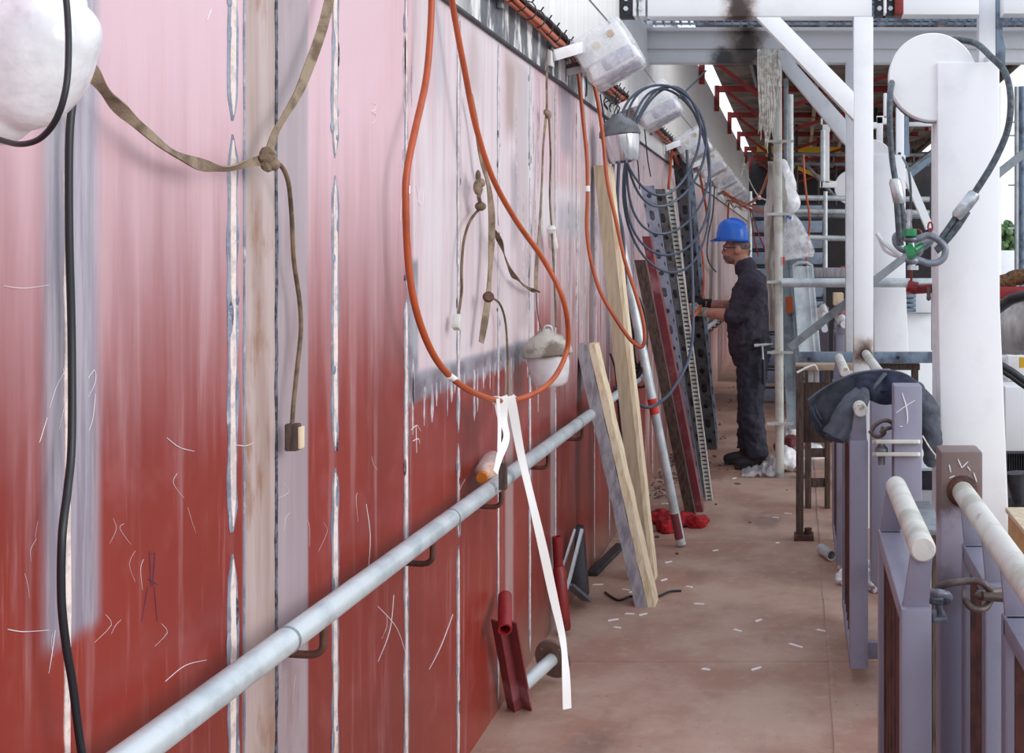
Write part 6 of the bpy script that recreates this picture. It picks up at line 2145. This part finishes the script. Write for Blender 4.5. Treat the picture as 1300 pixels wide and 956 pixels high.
for yo in (-.03, 0, .03):
    tube(bm, spline([mh @ Vector((-.10, yo, .085)), mh @ Vector((-.06, yo, .137)), mh @ Vector((0, yo, .157)), mh @ Vector((.06, yo, .140)), mh @ Vector((.10, yo, .085))], 6), .006, 8)
obj('helmet_ridge', bm, 'blue', hel)
# glasses
bm = new()
for s in (-1, 1):
    tube(bm, [hc + Vector((-.074, s * .062, .008)), hc + Vector((-.02, s * .080, .010)), hc + Vector((.015, s * .080, .008))], .0035, 6)
    tube(bm, [hc + Vector((-.083, s * .034 + .022 * math.cos(a), .002 + .016 * math.sin(a))) for a in [i * PI / 6 for i in range(13)]], .003, 6)
tube(bm, [hc + Vector((-.088, -.012, .006)), hc + Vector((-.088, .012, .006))], .003, 6)
obj('glasses', bm, 'blackrub', w)
# eyes
bm = new()
for s in (-1, 1):
    ell(bm, hc + Vector((-.071, s * .032, .004)), (.010, .011, .009), None, 10)
obj('eye', bm, 'tape', w)
# hair and stubble
bm = new(); ell(bm, hc + Vector((.018, 0, .022)), (.091, .0745, .070), None, 32); tube(bm, [hc + Vector((.085, 0, .0)), hc + Vector((.070, 0, -.04))], [.03, .03], 12, True, 0, .9); o = obj('hair', bm, 'hair', w)
bm = new(); ell(bm, hc + Vector((-.034, 0, -.068)), (.060, .0575, .040), Euler((0, R(20), 0)), 24); ell(bm, hc + Vector((-.080, 0, -.046)), (.012, .022, .006), None, 10); o = obj('beard', bm, 'beard', w)
# tool pouch, hammer
bm = new(); a = Q(963, 437, -.17); box(bm, a.x - .03, a.x + .06, a.y - .03, a.y + .03, a.z - .06, a.z + .03, .008); box(bm, a.x - .07, a.x + .0, a.y - .02, a.y + .02, a.z - .30, a.z - .13, .006)
box(bm, a.x + .01, a.x + .05, a.y - .02, a.y + .02, a.z + .0, a.z + .06, .006)
obj('tool_pouch', bm, 'trouser', w)
bm = new(); a = Q(955, 466, -.16); box(bm, a.x - .014, a.x + .010, a.y - .02, a.y + .01, a.z - .005, a.z + .022, .003); obj('pencil_tab', bm, 'woodedge', w)
t = thing('hammer', 'steel claw hammer hanging from the worker\'s tool belt', 'hammer', Q(970, 484, -.21))
bm = new(); a = Q(959, 436, -.215); b = Q(982, 434, -.215); tube(bm, [a, a.lerp(b, .2), a.lerp(b, .3), a.lerp(b, .6), b], [.011, .012, .009, .010, .004], 12); obj('head', bm, 'galv', t)
bm = new(); tube(bm, [Q(969, 436, -.215), Q(970, 455, -.215)], [.007, .007], 10); obj('shaft', bm, 'galv', t)
bm = new(); tube(bm, [Q(970, 453, -.215), Q(970.3, 458, -.215), Q(970.5, 484, -.215)], [.009, .013, .014], 12); obj('grip', bm, 'blackrub', t)

# ================================================================== LIGHT
wd = bpy.data.worlds.new('sky')
sc.world = wd
wd.use_nodes = True
nt = wd.node_tree
bg = nt.nodes['Background']
tc = nt.nodes.new('ShaderNodeTexCoord')
sp = nt.nodes.new('ShaderNodeSeparateXYZ')
nt.links.new(tc.outputs['Generated'], sp.inputs[0])
rp = nt.nodes.new('ShaderNodeValToRGB')
nt.links.new(sp.outputs[2], rp.inputs[0])
rp.color_ramp.elements[0].position = -.02 + .02
rp.color_ramp.elements[0].color = (.55, .56, .58, 1)
e = rp.color_ramp.elements[1]
e.position = .9
e.color = (.74, .84, 1.0, 1)
m_ = rp.color_ramp.elements.new(.06)
m_.color = (.95, .97, 1.0, 1)
nt.links.new(rp.outputs[0], bg.inputs[0])
bg.inputs[1].default_value = 1.0
sun = bpy.data.lights.new('sun', 'SUN')
sun.energy = 1.25
sun.angle = R(35)
sun.color = (1, .97, .94)
so = bpy.data.objects.new('sun', sun)
C.objects.link(so)
so.rotation_euler = Vector((-.94, .38, -.36)).to_track_quat('-Z', 'Y').to_euler()

sc.view_settings.view_transform = 'Standard'
sc.view_settings.look = 'None'
sc.view_settings.exposure = 0.4
sc.view_settings.gamma = 1
sc.view_settings.use_curve_mapping = False
